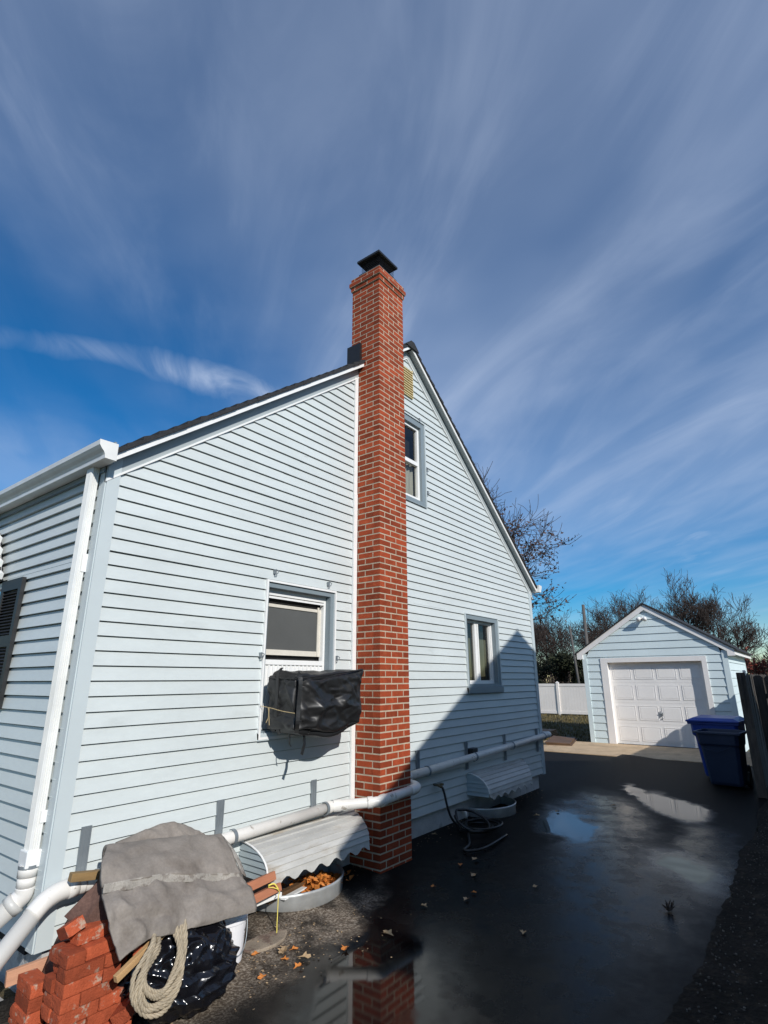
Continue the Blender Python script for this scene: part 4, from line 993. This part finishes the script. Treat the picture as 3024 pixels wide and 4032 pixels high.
    def worn_brick(seed):
        rb = random.Random(seed); bm = bmesh.new(); bmesh.ops.create_cube(bm, size=1)
        bmesh.ops.subdivide_edges(bm, edges=bm.edges[:], cuts=9, use_grid_fill=True)
        chips = [(Vector((rb.choice((-1, 1))*LB/2, rb.choice((-1, 1))*WB/2, rb.choice((0, 1))*HB)), rb.uniform(.008, .020)) for _ in range(3)]
        chips += [(Vector((rb.uniform(-.9, .9)*LB/2, rb.choice((-1, 1))*WB/2, rb.choice((0, 1))*HB)), rb.uniform(.005, .012)) for _ in range(4)]
        ctr = Vector((0, 0, HB/2))
        for v in bm.verts:
            u = v.co.copy(); p = Vector((u.x*LB, u.y*WB, (u.z+.5)*HB)); e_ = sorted(abs(c)*2 for c in u)
            if e_[1] > .97: p = ctr+(p-ctr)*.985
            elif e_[1] > .75: p = ctr+(p-ctr)*.996
            for c, r in chips:
                ds = (p-c).length
                if ds < r: p = p+(ctr-p).normalized()*(r-ds)*.55
            n_ = noise.noise(p*34+Vector((seed*3, 0, 0)))*.0016+noise.noise(p*90+Vector((seed, 0, 0)))*.0008
            v.co = p+(p-ctr).normalized()*n_
        me = bpy.data.meshes.new('brick'); bm.to_mesh(me); bm.free(); me.materials.append(MAT['brick_loose']); return me
    kinds = [worn_brick(k) for k in range(6)]
    for i, (x, y, z, rz, rx, ry, lab, grp) in enumerate(plan):
        o = bpy.data.objects.new('brick', kinds[i % 6]); COL.objects.link(o)
        o.location = (x, y, z); o.rotation_euler = (math.radians(rx), math.radians(ry), math.radians(rz+(180 if i % 2 else 0)))
        tag(o, lab or 'orange red brick laid flat within the loose brick stack', 'brick', 'loose bricks stacked by the house corner')
    # boards
    def board(name, p, q, w, h, m_, lab, up=(0, 0, 1)):
        b = MB(); p = Vector(p); q = Vector(q); L_ = (q-p).length; d = (q-p)/L_; u = Vector(up); r = d.cross(u).normalized(); u = r.cross(d)
        b.box(0, L_, -w/2, w/2, -h/2, h/2); o = b.build(name, m_, bevel=.003)
        mt = Matrix((( d.x, r.x, u.x, p.x), (d.y, r.y, u.y, p.y), (d.z, r.z, u.z, p.z), (0, 0, 0, 1))); o.matrix_world = mt
        return tag(o, lab, 'board')
    board('tan_board', (-.01, -.79, .318), (.30, -.74, .435), .030, .036, 'wood_tan', 'narrow tan board sticking out between bricks and rope')
    board('pink_board', (-.245, -.075, .215), (.30, -.16, .245), .030, .075, 'wood_pink', 'pinkish board lying low behind the brick stack')
    board('olive_board', (-.03, -.20, .678), (.30, -.23, .635), .05, .046, 'wood_olive', 'short olive brown board end over the drain pipe')
    board('red_board', (1.00, -.40, .345), (1.44, -.375, .365), .055, .058, 'wood_red', 'upper reddish board poking out beside the metal awning', up=(0, .3, 1))
    board('red_board', (1.05, -.42, .265), (1.50, -.375, .275), .06, .055, 'wood_red', 'lower reddish board tied with string above the well', up=(0, .3, 1))
    board('wood_block', (1.28, -.33, .205), (1.56, -.33, .205), .045, .03, 'white', 'pale painted strip under the reddish boards')
    # yellow string
    m = MB(); m.tube(catmull([(1.36, -.41, .315), (1.43, -.43, .29), (1.47, -.42, .25), (1.45, -.43, .24), (1.44, -.44, .17), (1.42, -.46, .08), (1.38, -.50, .03), (1.30, -.53, .03), (1.20, -.56, .028)], 7), .0035, 6); m.tube(catmull([(1.37, -.40, .32), (1.41, -.42, .325), (1.45, -.425, .28)], 5), .006, 6)
    tag(m.build('string', 'string', smooth=True), 'thin yellow string trailing from the reddish boards to the ground', 'string')
    # flat stone
    m = MB(); pts = []
    for k in range(12):
        a = 2*PI*k/12; r = 1+.5*noise.noise(Vector((math.cos(a)*2, math.sin(a)*2, 5))); pts.append((1.27+.2*r*math.cos(a), -.52+.10*r*math.sin(a)))
    m.prism(pts, 'z', .0, .035); tag(m.build('flat_stone', 'stone', bevel=.006), 'flat tan stone on the ground between bucket and well', 'stone')
build_heap()

# ------------------------------------------------------------------ fallen leaves
LEAF_POS = [(1.235, -.72, 1), (1.315, -.755, 0), (1.18, -.805, 0), (1.175, -.94, 0), (1.285, -.89, 1), (1.545, -1.02, 0), (1.905, -1.12, 1), (2.5, -1.05, 1), (3.01, -1.24, 0), (2.835, -1.26, 1), (1.27, -.705, 1),
            (3.58, -.78, 0), (3.82, -.82, 1), (2.92, -.88, 0), (3.4, -1.03, 1), (2.53, -1.91, 1), (4.2, -.09, 1), (3.47, -1.62, 1), (6.39, -.74, 1), (7.29, -1.26, 1), (5.95, -.62, 1), (1.09, -.62, 0), (.94, -.86, 0)]
def leaf(o):
    m = MB(); n = 14; vs = [(0, 0, .008)]
    for k in range(n):
        a = 2*PI*k/n; r = .026*(1+.42*math.cos(a*5))*(1.15 if o else .95)*(1+.2*random.random())
        x, y = r*math.cos(a), r*math.sin(a)*.75; vs.append((x, y, .004+.010*abs(math.sin(a))+8*y*y+random.random()*.005))
    m.add(vs, [(0, 1+k, 1+(k+1) % n) for k in range(n)]); return m
for i, (x, y, tan) in enumerate(LEAF_POS):
    o = leaf(tan).build('fallen_leaf', 'leaf_tan' if tan else 'leaf_orange', smooth=False)
    t_ = max(0, min(1, (y+.95)/.95)); o.location = (x, y, .004+.06*t_*t_*(3-2*t_)); o.rotation_euler = (0, 0, random.random()*6.28); s = .8+.5*random.random(); o.scale = (s, s, s)
    tag(o, 'curled pale tan leaf fallen on the wet asphalt' if tan else 'curled orange leaf fallen on the wet asphalt', 'leaf', 'pale tan fallen leaves' if tan else 'orange fallen leaves')
m = MB()
for k in range(9):
    a = random.random()*6.28; c = Vector((3.59+.05*random.random(), -2.72+.05*random.random(), .01)); m.tube([c, c+Vector((.05*math.cos(a), .05*math.sin(a), .06*random.random()+.01))], [.010, .003], 5)
tag(m.build('twig_clump', 'twig'), 'small dark clump of twigs on the wet driveway', 'twigs')

m = MB(); rl = random.Random(8)
for i in range(520):
    if rl.random() < .5: x = rl.uniform(.6, 7.6); y = -abs(rl.gauss(0, .16))-.02
    else: x = rl.gauss(1.25, .45); y = rl.gauss(-.72, .22)
    if y > -.01 or 2.8 < x < 3.36 and y > -.37: continue
    tq = max(0, min(1, (y+.95)/.95)); zq = .06*tq*tq*(3-2*tq)+.004; r = rl.uniform(.004, .012); a = rl.random()*6.28
    u = Vector((math.cos(a), math.sin(a), rl.uniform(-.2, .2)))*r; v = Vector((-math.sin(a), math.cos(a), .2))*r*.6; c = Vector((x, y, zq+.004))
    m.quad(c-u, c+v, c+u, c-v)
struct(m.build('leaf_crumbs', 'leaf_tan', fixn=False), 'stuff')
# ------------------------------------------------------------------ hose
m = MB(); pts = [(4.36, -.12, .545), (4.375, -.14, .46), (4.40, -.16, .32), (4.44, -.19, .20), (4.50, -.24, .13)]
for lp in range(4):
    cx, cy = 4.66+.03*lp, -.34-.035*lp; r = .30-.03*(lp % 2)+.02*lp
    for k in range(14):
        a = 2.3+2*PI*k/14; tilt = (.20 if lp == 0 else .03); z = .07+.018*lp+tilt*(math.sin(a)*.5+.5 if lp == 0 else 0)*.9
        pts.append((cx+r*math.cos(a)*.85, cy+r*math.sin(a)*.62, z))
pts += [(4.2, -.55, .05), (3.95, -.62, .04), (4.15, -.75, .035), (4.8, -.72, .035)]
m.tube(catmull(pts, 5), .014, 8); tag(m.build('garden_hose', 'hose', smooth=True), 'black garden hose coiled on the ground below the spigot', 'garden hose')
# ------------------------------------------------------------------ garage
def build_garage():
    g = thing('garage', 'small pale aqua gabled garage with white panelled overhead door', 'garage', (15.6, -.3, 0))
    inv = Matrix.Translation((-15.6, .3, 0))
    def part(mb, name, m_, parent=None, **k):
        q = mb.build(name, m_, None, **k); q.parent = parent or g; q.matrix_parent_inverse = Matrix() if parent else inv; return q
    X, YL, YR, RY, ZR, ZE = 15.6, 1.60, -2.18, -.31, 3.72, 2.50
    OP = (-1.58, .91, -.1, 2.25)
    sl = (ZR-ZE)/((YL-YR)/2)
    # cladding: u = -y so that the wall reads left to right
    xl = lambda z: max(-YL+.1, -RY-(ZR-z)/sl); xr = lambda z: min(-YR-.1, -RY+(ZR-z)/sl)
    cs = (1.69, -1.11)
    m = MB(); siding(m, -.06, ZR, .2065, xl, xr, [(-1.10, 1.70, -1, 2.385)], lambda u, d, z: (X-d, -u, z), .022, .004); part(m, 'front_siding', 'siding_garage')
    m = MB(); siding(m, -.06, ZE+.02, .2065, lambda z: X+.1, lambda z: 20.2, [], lambda u, d, z: (u, YR-d, z), .022, .004); part(m, 'side_siding', 'siding_garage')
    m = MB(); siding(m, -.06, ZE+.02, .2065, lambda z: X+.1, lambda z: 20.2, [], lambda u, d, z: (u, YL+d, z), .022, .004); part(m, 'side_siding', 'siding_garage')
    m = MB(); m.prism([(YL-.02, 0), (YR+.02, 0), (YR+.02, ZE), (RY, ZR), (YL-.02, ZE)], 'x', X+.22, 20.2); part(m, 'dark_core', 'darkhole')  # solid near-black core in place of the unlit garage interior
    for a_ in ((X-.03, X+.1, YL-.1, YL+.03), (X-.03, X+.1, YR-.03, YR+.1), (20.1, 20.23, YR-.03, YR+.1)):
        m = MB(); m.box(*a_, 0, 2.52); part(m, 'corner_post', 'siding_garage')
    # barge boards and roof
    mB, mR = MB(), MB()
    for s in (1, -1):
        ye = RY+s*2.08; f = lambda y, o: ZR-sl*abs(y-RY)+o
        mB.prism([(RY, f(RY, -.0)), (ye, f(ye, .0)), (ye, f(ye, .155)), (RY, f(RY, .155))], 'x', X-.07, X-.024)
        mB.prism([(ye-s*.17, f(ye, .0)-.012), (ye, f(ye, .0)-.012), (ye, f(ye, .02)), (ye-s*.17, f(ye-s*.17, .02))], 'x', X-.071, X-.0235)
        mB.box(X-.02, 20.3, min(ye-.0, ye-s*.02), max(ye, ye-s*.02), f(ye, .02), f(ye, .15))
        y2 = RY+s*2.14
        mR.prism([(RY, f(RY, .158)), (y2, f(y2, .158)), (y2, f(y2, .195)), (RY, f(RY, .205))], 'x', X-.10, 20.4)
    part(mB, 'barge_board', 'casing'); part(mR, 'roof', 'shingle')
    m = MB(); 
    for s in (1, -1):
        ye = RY+s*2.08; f = lambda y, o: ZR-sl*abs(y-RY)+o
        m.add([(X, ye, f(ye, .02)), (20.2, ye, f(ye, .02)), (20.2, YL if s > 0 else YR, ZE+.04), (X, YL if s > 0 else YR, ZE+.04)], [(0, 1, 2, 3)])
    part(m, 'soffit', 'casing')
    # casing
    m = MB(); m.box(X-.035, X+.20, .91, 1.10, 0, 2.385); m.box(X-.035, X+.20, -1.70, -1.58, 0, 2.385); m.box(X-.035, X+.20, -1.58, .91, 2.255, 2.385); part(m, 'door_casing', 'casing')
    # door
    m = MB(); XD = X+.115; y0, y1, z1 = -1.58, .91, 2.255; m.box(XD, XD+.05, y0, y1, .015, z1)
    d = part(m, 'garage_door', 'door_white')
    m = MB(); n = 4; sh = (z1-.015)/n
    for r in range(n):
        m.box(XD-.003, XD-.0003, y0, y1, .015+sh*r, .015+sh*r+.006)
        for c in range(4):
            pw = (y1-y0-.10)/4; a = y0+.05+pw*c+.045; b = a+pw-.09; za = .015+sh*r+.085; zb = za+sh-.17
            # raised frame with a bevelled centre panel
            for (aa, bb, cc, dd) in ((a, b, za, za+.016), (a, b, zb-.016, zb), (a, a+.016, za+.016, zb-.016), (b-.016, b, za+.016, zb-.016)): m.box(XD-.008, XD-.0004, aa, bb, cc, dd)
            i = .05
            m.add([(XD-.001, a+.02, za+.02), (XD-.001, b-.02, za+.02), (XD-.001, b-.02, zb-.02), (XD-.001, a+.02, zb-.02), (XD-.006, a+i, za+i), (XD-.006, b-i, za+i), (XD-.006, b-i, zb-i), (XD-.006, a+i, zb-i)], [(4, 5, 6, 7), (0, 1, 5, 4), (1, 2, 6, 5), (2, 3, 7, 6), (3, 0, 4, 7)])
    part(m, 'door_panels', 'door_white', d)
    m = MB(); m.box(XD-.03, XD-.0145, -.35, -.33, .76, .92); m.box(XD-.035, XD-.0145, -.40, -.30, .835, .855); m.box(XD-.03, XD-.0145, -.40, -.385, .80, .88); m.lathe([(0, 0), (.018, 0), (.018, .02), (0, .02)], (XD-.02, -.385, .72), 8); part(m, 'door_handle', 'strap', d)
    m = MB(); m.box(XD-.004, XD+.05, y0, y1, .0, .0145); part(m, 'door_seal', 'rubber', d)
    # flood light
    m = MB(); cx, cy, cz = X-.03, -.25, 3.48; m.tube([(X-.0, cy, cz), (X-.05, cy, cz)], .055, 14); fl = part(m, 'flood_light', 'white', smooth=True)
    for s in (1, -1):
        m = MB(); m.tube([(X-.05, cy+s*.02, cz), (X-.09, cy+s*.05, cz+.01), (X-.12, cy+s*.07, cz-.0)], .018, 8); m.tube([(X-.10, cy+s*.06, cz+.01), (X-.15, cy+s*.075, cz-.01), (X-.21, cy+s*.09, cz-.05)], [.035, .05, .062], 14); part(m, 'lamp_head', 'white', fl, smooth=True)
build_garage()

# ------------------------------------------------------------------ bins
def bin_(name, label, x, y, rot, w, d, h, m_, lid):
    t = thing(name, label, 'wheeled bin', (x, y, 0)); t.rotation_euler = (0, 0, math.radians(rot))
    m = MB()
    # front of the bin faces -x: tapered body, with an overhanging shoulder
    secs = [(.05, .80, .78, .05), (.10, .82, .80, .03), (h*.74, .95, .93, .0), (h*.76, .97, .95, .0), (h*.78, 1.04 if lid else 1.0, 1.05 if lid else 1.0, -.01), (h, 1.06, 1.08, -.01)]
    vs = []
    for z, sw, sd, ox in secs:
        a, b = d*sd/2, w*sw/2; c = .05
        for (px, py) in ((-a+c, -b), (a-c, -b), (a, -b+c), (a, b-c), (a-c, b), (-a+c, b), (-a, b-c), (-a, -b+c)): vs.append((px+ox, py, z))
    fs = [(i*8+k, i*8+(k+1) % 8, (i+1)*8+(k+1) % 8, (i+1)*8+k) for i in range(len(secs)-1) for k in range(8)]+[tuple(range(7, -1, -1))]
    m.add(vs, fs); m.build('body', m_, t, bevel=.012)
    m = MB(); a, b = d*.56, w*.56
    for (p0, p1) in (((-a, -b), (a, -b)), ((a, -b), (a, b)), ((a, b), (-a, b)), ((-a, b), (-a, -b))): m.bar((p0[0], p0[1], h-.01), (p1[0], p1[1], h-.01), .035, .04)
    m.build('rim', m_, t, bevel=.008)
    if lid:
        m = MB(); m.box(-a-.05, a+.03, -b-.03, b+.03, h+.012, h+.045)
        m.add([(-a-.03, -b-.01, h+.045), (a+.02, -b-.01, h+.045), (a+.02, b+.01, h+.045), (-a-.03, b+.01, h+.045), (-a+.06, -b+.08, h+.085), (a-.06, -b+.08, h+.10), (a-.06, b-.08, h+.10), (-a+.06, b-.08, h+.085)], [(4, 5, 6, 7), (0, 1, 5, 4), (1, 2, 6, 5), (2, 3, 7, 6), (3, 0, 4, 7)])
        m.build('lid', m_, t, bevel=.008)
    else:
        m = MB(); m.tube(catmull([(-d*.475, -w*.40, h*.80), (-d*.478, 0, h*.66), (-d*.475, w*.40, h*.70)], 6), .006, 6); m.build('moulded_rib', m_, t)
        m = MB(); m.quad((-d*.5, -w*.5, h-.12), (d*.5, -w*.5, h-.12), (d*.5, w*.5, h-.12), (-d*.5, w*.5, h-.12)); m.build('dark_inside_sheet', 'darkhole', t)  # dark sheet below the rim, its colour standing in for the shaded inside
    for s in (-1, 1):
        m = MB(); c = (d*.36, s*w*.44, .125)
        if True:
            m.lathe([(0, -.03), (.10, -.03), (.125, -.022), (.125, .022), (.10, .03), (.03, .03), (0, .035)], (0, 0, 0), 24)
            o = m.build('wheel', 'rubber', t, smooth=False); o.location = c; o.rotation_euler = (PI/2, 0, 0)
    m = MB(); m.tube([(d*.53, -w*.36, h-.02), (d*.63, -w*.36, h+.0), (d*.63, w*.36, h+.0), (d*.53, w*.36, h-.02)], .016, 8); m.build('handle', m_, t)
bin_('trash_bin', 'dark grey lidless wheeled bin standing in front of the blue one', 9.95, -2.46, -6, .62, .60, .90, 'dark_bin', False)
bin_('recycling_bin', 'blue wheeled recycling bin with its lid closed', 10.85, -2.32, -4, .74, .74, 1.0, 'blue_bin', True)

# ------------------------------------------------------------------ fences
def picket_run(t, p0, p1, h, m_, gap=.006, wdt=.14):
    p0 = Vector(p0); p1 = Vector(p1); L_ = (p1-p0).length; d = (p1-p0)/L_; nrm = Vector((-d.y, d.x, 0)); x = 0; k = 0
    while x < L_-.05:
        hh = h+(random.random()-.5)*.03; a = p0+d*x; b = p0+d*min(x+wdt, L_); c = .035; th = .018
        lean = nrm*(random.random()-.5)*.02
        m = MB(); outl = [(a, 0.02), (b, 0.02), (b, hh-c), (b-d*c, hh), (a+d*c, hh), (a, hh-c)]
        vs = [Vector((q.x, q.y, z))+nrm*s*th/2+lean*z for s in (-1, 1) for q, z in outl]; n = 6
        m.add(vs, [tuple(range(n)), tuple(range(2*n-1, n-1, -1))]+[(i, (i+1) % n, n+(i+1) % n, n+i) for i in range(n)])
        m.build('picket', m_, t); x += wdt+gap+random.random()*.006+(.012 if random.random() < .12 else 0); k += 1
    for z in (.35, 1.5):
        m = MB(); m.bar(p0+nrm*.035+Vector((0, 0, z)), p1+nrm*.035+Vector((0, 0, z)), .035, .08); m.build('rail', m_, t)
f = thing('wooden_fence', 'weathered dark picket fence running from the bins towards the garage', 'fence')
picket_run(f, (9.35, -2.97, 0), (15.4, -2.97, 0), 1.87, 'wood_fence')
m = MB(); m.bar((9.22, -2.98, 0), (9.52, -2.965, 1.88), .13, .12); m.build('post', 'wood_fence', f, bevel=.006)
m = MB(); m.box(9.60, 9.72, -3.03, -2.99, 1.84, 1.93); m.build('post_cap', 'vinyl_fence', f, bevel=.01)
f = thing('wooden_gate_fence', 'dark picket fence panel turning away behind the leaning post', 'fence')
picket_run(f, (9.95, -3.10, 0), (9.95, -5.3, 0), 1.84, 'wood_fence')

f = thing('vinyl_fence', 'cream white vinyl privacy fence behind the lawn', 'fence', (28, 5, 0))
for k in range(7):
    y = 1.2+k*1.96
    m = MB(); m.box(-.065, .065, y-5-.065, y-5+.065, -.03, 1.60); m.add([(-.08, y-5-.08, 1.60), (.08, y-5-.08, 1.60), (.08, y-5+.08, 1.60), (-.08, y-5+.08, 1.60), (0, y-5, 1.67)], [(0, 1, 4), (1, 2, 4), (2, 3, 4), (3, 0, 4), (0, 3, 2, 1)]); m.build('post', 'vinyl_fence', f)
    if k < 6:
        m = MB(); a, b = y-5+.066, y+1.96-5-.066; m.box(-.03, .03, a, b, 1.42, 1.55); m.box(-.03, .03, a, b, .04, .18); nb = 12
        for q in range(nb): m.box(-.014, .014, a+(b-a)*q/nb+.002, a+(b-a)*(q+1)/nb-.002, .18, 1.42)
        m.build('panel', 'vinyl_fence', f)

# boards on the grass
m = MB(); m.box(-1.0, 1.0, -.35, .35, 0, .04); m.box(-.98, .96, -.30, .38, .045, .075)
o = m.build('plywood_sheets', 'plank', bevel=.004); o.location = (15.2, 2.35, .0); o.rotation_euler = (math.radians(2), 0, math.radians(14)); tag(o, 'flat dark brown plywood sheets lying on the grass near the garage', 'boards')
m = MB()
for k in range(4): m.box(-.7, .7, -.30+.02*k, .28+.02*k, k*.045, k*.045+.038)
o = m.build('plank_stack', 'plank2', bevel=.004); o.location = (16.6, 3.45, 0); o.rotation_euler = (0, 0, math.radians(8)); tag(o, 'low stack of orange brown planks on the grass behind the house', 'boards')

# ------------------------------------------------------------------ trees
def grow(base, height, spread, seed, levels=5, rad=.16, nseg=4, leafm=None, leaf_n=0, leaf_low=0.0, upb=.25, trunk_h=.28, kids=(3, 5), droop=0.0, minr=.010, leaf_s=.07, lean=(0, 0), zmin=-1):
    rnd = random.Random(seed); tr, br, lf = MB(), MB(), MB(); tips = []
    def seg(p, d, ln, r, lv):
        pts = [p]; rr = [r]; n = nseg if lv < levels-1 else 3; cur = p; dd = d.copy()
        for i in range(n):
            w = Vector((rnd.gauss(0, 1), rnd.gauss(0, 1), rnd.gauss(0, 1)))*(.10 if lv == 0 else .20)
            dd = (dd+w+Vector((0, 0, (upb if lv > 0 else .05)*.35-droop*.3*(lv > 1)))).normalized(); cur = cur+dd*ln/n; pts.append(cur); rr.append(max(minr, r*(1-(i+1)/n*.45)))
        if lv == 0 or pts[-1].z > zmin: (tr if lv == 0 else br).tube(pts, rr, 7 if lv == 0 else (5 if lv == 1 else 3), caps=False)
        if lv >= levels-1:
            tips.extend(p_ for p_ in pts[1:] if p_.z > zmin); return
        kn = rnd.randint(*kids)+(1 if lv == 0 else 0)
        for j in range(kn):
            t = 1.0 if j == 0 else (.35+.6*rnd.random()); idx = min(n, max(1, int(round(t*n)))); q = pts[idx]
            ax = dd.orthogonal().normalized(); ax.rotate(Matrix.Rotation(rnd.random()*6.28, 3, dd))
            ang = (rnd.uniform(.15, .35) if j == 0 else rnd.uniform(.45, .95))*spread; nd = dd.copy(); nd.rotate(Matrix.Rotation(ang, 3, ax))
            seg(q, nd, ln*rnd.uniform(.58, .82)*(1 if lv else height*(1-trunk_h)/(height*trunk_h)*.42), max(minr, rr[idx]*.68), lv+1)
    seg(Vector(base), Vector((lean[0], lean[1], 1)).normalized(), height*trunk_h, rad, 0)
    if leaf_n and tips:
        zs = sorted(p.z for p in tips); zc = zs[0]+(zs[-1]-zs[0])*leaf_low if leaf_low else 1e9
        pool = [p for p in tips if p.z < zc]
        for i in range(leaf_n):
            p = rnd.choice(pool)+Vector((rnd.gauss(0, .12), rnd.gauss(0, .12), rnd.gauss(0, .12))); s = leaf_s*(.6+.8*rnd.random())
            u = Vector((rnd.gauss(0, 1), rnd.gauss(0, 1), rnd.gauss(0, 1))).normalized()*s; v = u.orthogonal().normalized()*s*.55
            lf.quad(p-u, p+v, p+u, p-v)
    return tr, br, lf
def tree(name, label, base, h, spread, seed, leafm=None, group=None, **k):
    t = thing(name, label, 'tree', base, group); tr, br, lf = grow((0, 0, 0), h, spread, seed, **k)
    tr.build('trunk', 'bark', t, smooth=True, fixn=False); br.build('branches', 'twig', t, smooth=True, fixn=False)
    if leafm: lf.build('leaves', leafm, t, fixn=False)
    return t
BG = 'bare trees behind the garage and fence'
tree('broadleaf_tree', 'large spreading tree with brown leaves behind the house roof', (17.8, 8.15, 0), 13.2, 1.12, 5, 'leaf_brown', levels=6, rad=.42, leaf_n=15000, leaf_low=.55, kids=(4, 6), zmin=4.0, droop=.02, minr=.010, leaf_s=.075, trunk_h=.27, lean=(0, -.10))
tree('bare_tree', 'rounded bare tree rising behind the left roof slope of the garage', (42, 6.4, 0), 11.6, 1.1, 24, group=BG, levels=7, kids=(3, 5), rad=.24, minr=.011, upb=.3)
tree('bare_tree', 'tall bare tree directly behind the garage ridge', (44, 3.3, 0), 10.4, .85, 33, group=BG, levels=7, kids=(3, 4), rad=.26, minr=.011, upb=.4)
tree('bare_tree', 'widest bare tree over the right roof slope of the garage', (42, .9, 0), 8.4, .95, 47, group=BG, levels=7, kids=(3, 4), rad=.28, minr=.011, upb=.35)
tree('bare_tree', 'smaller bare tree at the right edge above the wooden fence', (36, -2.9, 0), 5.6, 1.0, 52, group=BG, levels=7, kids=(3, 4), rad=.18, minr=.009)
tree('bare_tree', 'slender bare tree left of the leaning pole above the white fence', (38, 12.4, 0), 8.4, .9, 64, group=BG, levels=7, kids=(3, 4), rad=.16, minr=.010, upb=.4)
tree('bare_tree', 'bare tree between the two utility poles', (40, 10.3, 0), 9.2, .85, 71, group=BG, levels=7, kids=(3, 4), rad=.18, minr=.010, upb=.4)
tree('bare_tree', 'low bare tree filling in just left of the garage', (40, 8.6, 0), 8.0, 1.1, 83, group=BG, levels=7, kids=(3, 4), rad=.16, minr=.010)
tree('bare_tree', 'thin bare tree at the house corner above the white fence', (44, 15.2, 0), 8.4, 1.0, 95, group=BG, levels=7, kids=(3, 4), rad=.16, minr=.010)
tree('russet_shrub', 'russet leaved shrub beyond the right garage eave', (36, -1.3, 0), 4.9, 1.0, 12, 'leaf_red', levels=5, rad=.10, leaf_n=900, leaf_s=.09)
tree('brown_shrub', 'brownish thicket of twigs right of the garage side wall', (33, -3.6, 0), 4.2, 1.2, 13, 'leaf_brown', levels=6, rad=.09, leaf_n=1200, leaf_s=.08, kids=(3, 5))
def bush(name, label, c, rx, ry, h, n, seed, m_):
    t = thing(name, label, 'bush', (c[0], c[1], 0)); rnd = random.Random(seed); lf = MB(); st = MB()
    cl = [(Vector((rnd.uniform(-rx, rx)*.8, rnd.uniform(-ry, ry)*.85, rnd.uniform(.15, .95)*h)), rnd.uniform(.35, .75)) for _ in range(26)]
    for i in range(n):
        p, r = rnd.choice(cl); d = Vector((rnd.gauss(0, 1), rnd.gauss(0, 1), rnd.gauss(0, 1))).normalized()*r*rnd.random()**.4; q = p+d
        if q.z < 0: continue
        s = .06+.07*rnd.random(); u = Vector((rnd.gauss(0, 1), rnd.gauss(0, 1), rnd.gauss(0, 1))).normalized()*s; v = u.orthogonal().normalized()*s*.6; lf.quad(q-u, q+v, q+u, q-v)
    for p, r in cl: st.tube([(p.x*.2, p.y*.6, 0), (p.x*.6, p.y*.85, p.z*.5), p], [.03, .02, .01], 4)
    lf.build('foliage', m_, t, fixn=False); st.build('stems', 'twig', t, fixn=False)
bush('evergreen_bush', 'dark evergreen bush mass above the white vinyl fence', (36, 10.2, 0), 1.2, 3.2, 3.2, 9000, 4, 'leaf_green')
# far scrub that reads as one mass along the horizon
m = MB()
rnd = random.Random(99)
for i in range(2600):
    y = rnd.uniform(-14, 34); x = rnd.uniform(58, 70); h = rnd.uniform(2.0, 5.5)*(.7+.5*abs(noise.noise(Vector((y*.25, 1, 1))))); p = Vector((x, y, 0)); q = p+Vector((rnd.gauss(0, .5), rnd.gauss(0, .6), h)); mid = (p+q)/2+Vector((0, rnd.gauss(0, .3), 0))
    m.tube([p, mid, q], [.05, .035, .015], 3, caps=False)
    for k in range(3):
        s = mid.lerp(q, rnd.random()); m.tube([s, s+Vector((rnd.gauss(0, .5), rnd.gauss(0, .7), rnd.uniform(.3, 1.3)))], [.022, .012], 3, caps=False)
o = m.build('distant_scrub', 'twig', fixn=False); struct(o, 'stuff')

# poles and wire
def pole(label, p, q, r):
    m = MB(); m.tube([p, q], [r, r*.75], 10); return tag(m.build('utility_pole', 'pole', smooth=True), label, 'utility pole', 'utility poles beyond the lawn')
pole('straight grey wooden utility pole beside the garage roof', (30, 5.96, 0), (30, 5.88, 5.85), .11)
pole('leaning thin utility pole left of the straight one', (30, 6.50, 0), (30, 6.78, 4.7), .075)
m = MB(); a = Vector((30, 5.9, 4.62)); b = Vector((32, 26, 6.2))
m.tube([a.lerp(b, k/16)+Vector((0, 0, -.9*math.sin(PI*k/16)*.5)) for k in range(17)], .014, 5); tag(m.build('overhead_wire', 'wire'), 'thin overhead wire running left from the straight pole', 'wire')

# ------------------------------------------------------------------ neighbouring house (casts the gable shade over the driveway)
def build_neighbour():
    n = thing('neighbour_house', 'beige gabled house next door across the driveway', 'house', (4.8, -10, 0)); inv = Matrix.Translation((-4.8, 10, 0))
    cx, hw, ze, zr, sl = 4.75, 4.8, 3.60, 6.05, .51
    def part(mb, name, m_, **k):
        q = mb.build(name, m_, None, **k); q.parent = n; q.matrix_parent_inverse = inv; return q
    m = MB(); m.prism([(cx-hw, -.1), (cx+hw, -.1), (cx+hw, ze-.05), (cx, zr-.05), (cx-hw, ze-.05)], 'y', -15, -5.55); part(m, 'wall', 'neighbour')
    m = MB(); siding(m, .3, zr-.1, .2, lambda z: max(cx-hw, cx-(zr-.06-z)/sl), lambda z: min(cx+hw, cx+(zr-.06-z)/sl), [(2.2, 3.2, 1.4, 2.6), (6.2, 7.2, 1.4, 2.6)], lambda u, d, z: (u, -5.55+d, z)); part(m, 'siding', 'neighbour')
    m = MB()
    for s in (1, -1):
        xe = cx+s*(hw+(.02 if s < 0 else .3)); m.prism([(cx, zr-.06), (xe, ze-.06-(abs(xe-cx)-hw)*sl), (xe, ze-(abs(xe-cx)-hw)*sl), (cx, zr)], 'y', -15.3, -5.5)
    part(m, 'roof', 'shingle')
    for x in (2.2, 6.2):
        m = MB(); frame_rect(m, x, x+1, 1.4, 2.6, .07, -5.56, -5.51); m.box(x+.07, x+.93, -5.55, -5.52, 1.97, 2.03); w = part(m, 'window', 'white')
        m = MB(); m.quad((x+.07, -5.54, 1.47), (x+.93, -5.54, 1.47), (x+.93, -5.54, 2.53), (x+.07, -5.54, 2.53)); q = m.build('pane', 'screen', w)
build_neighbour()
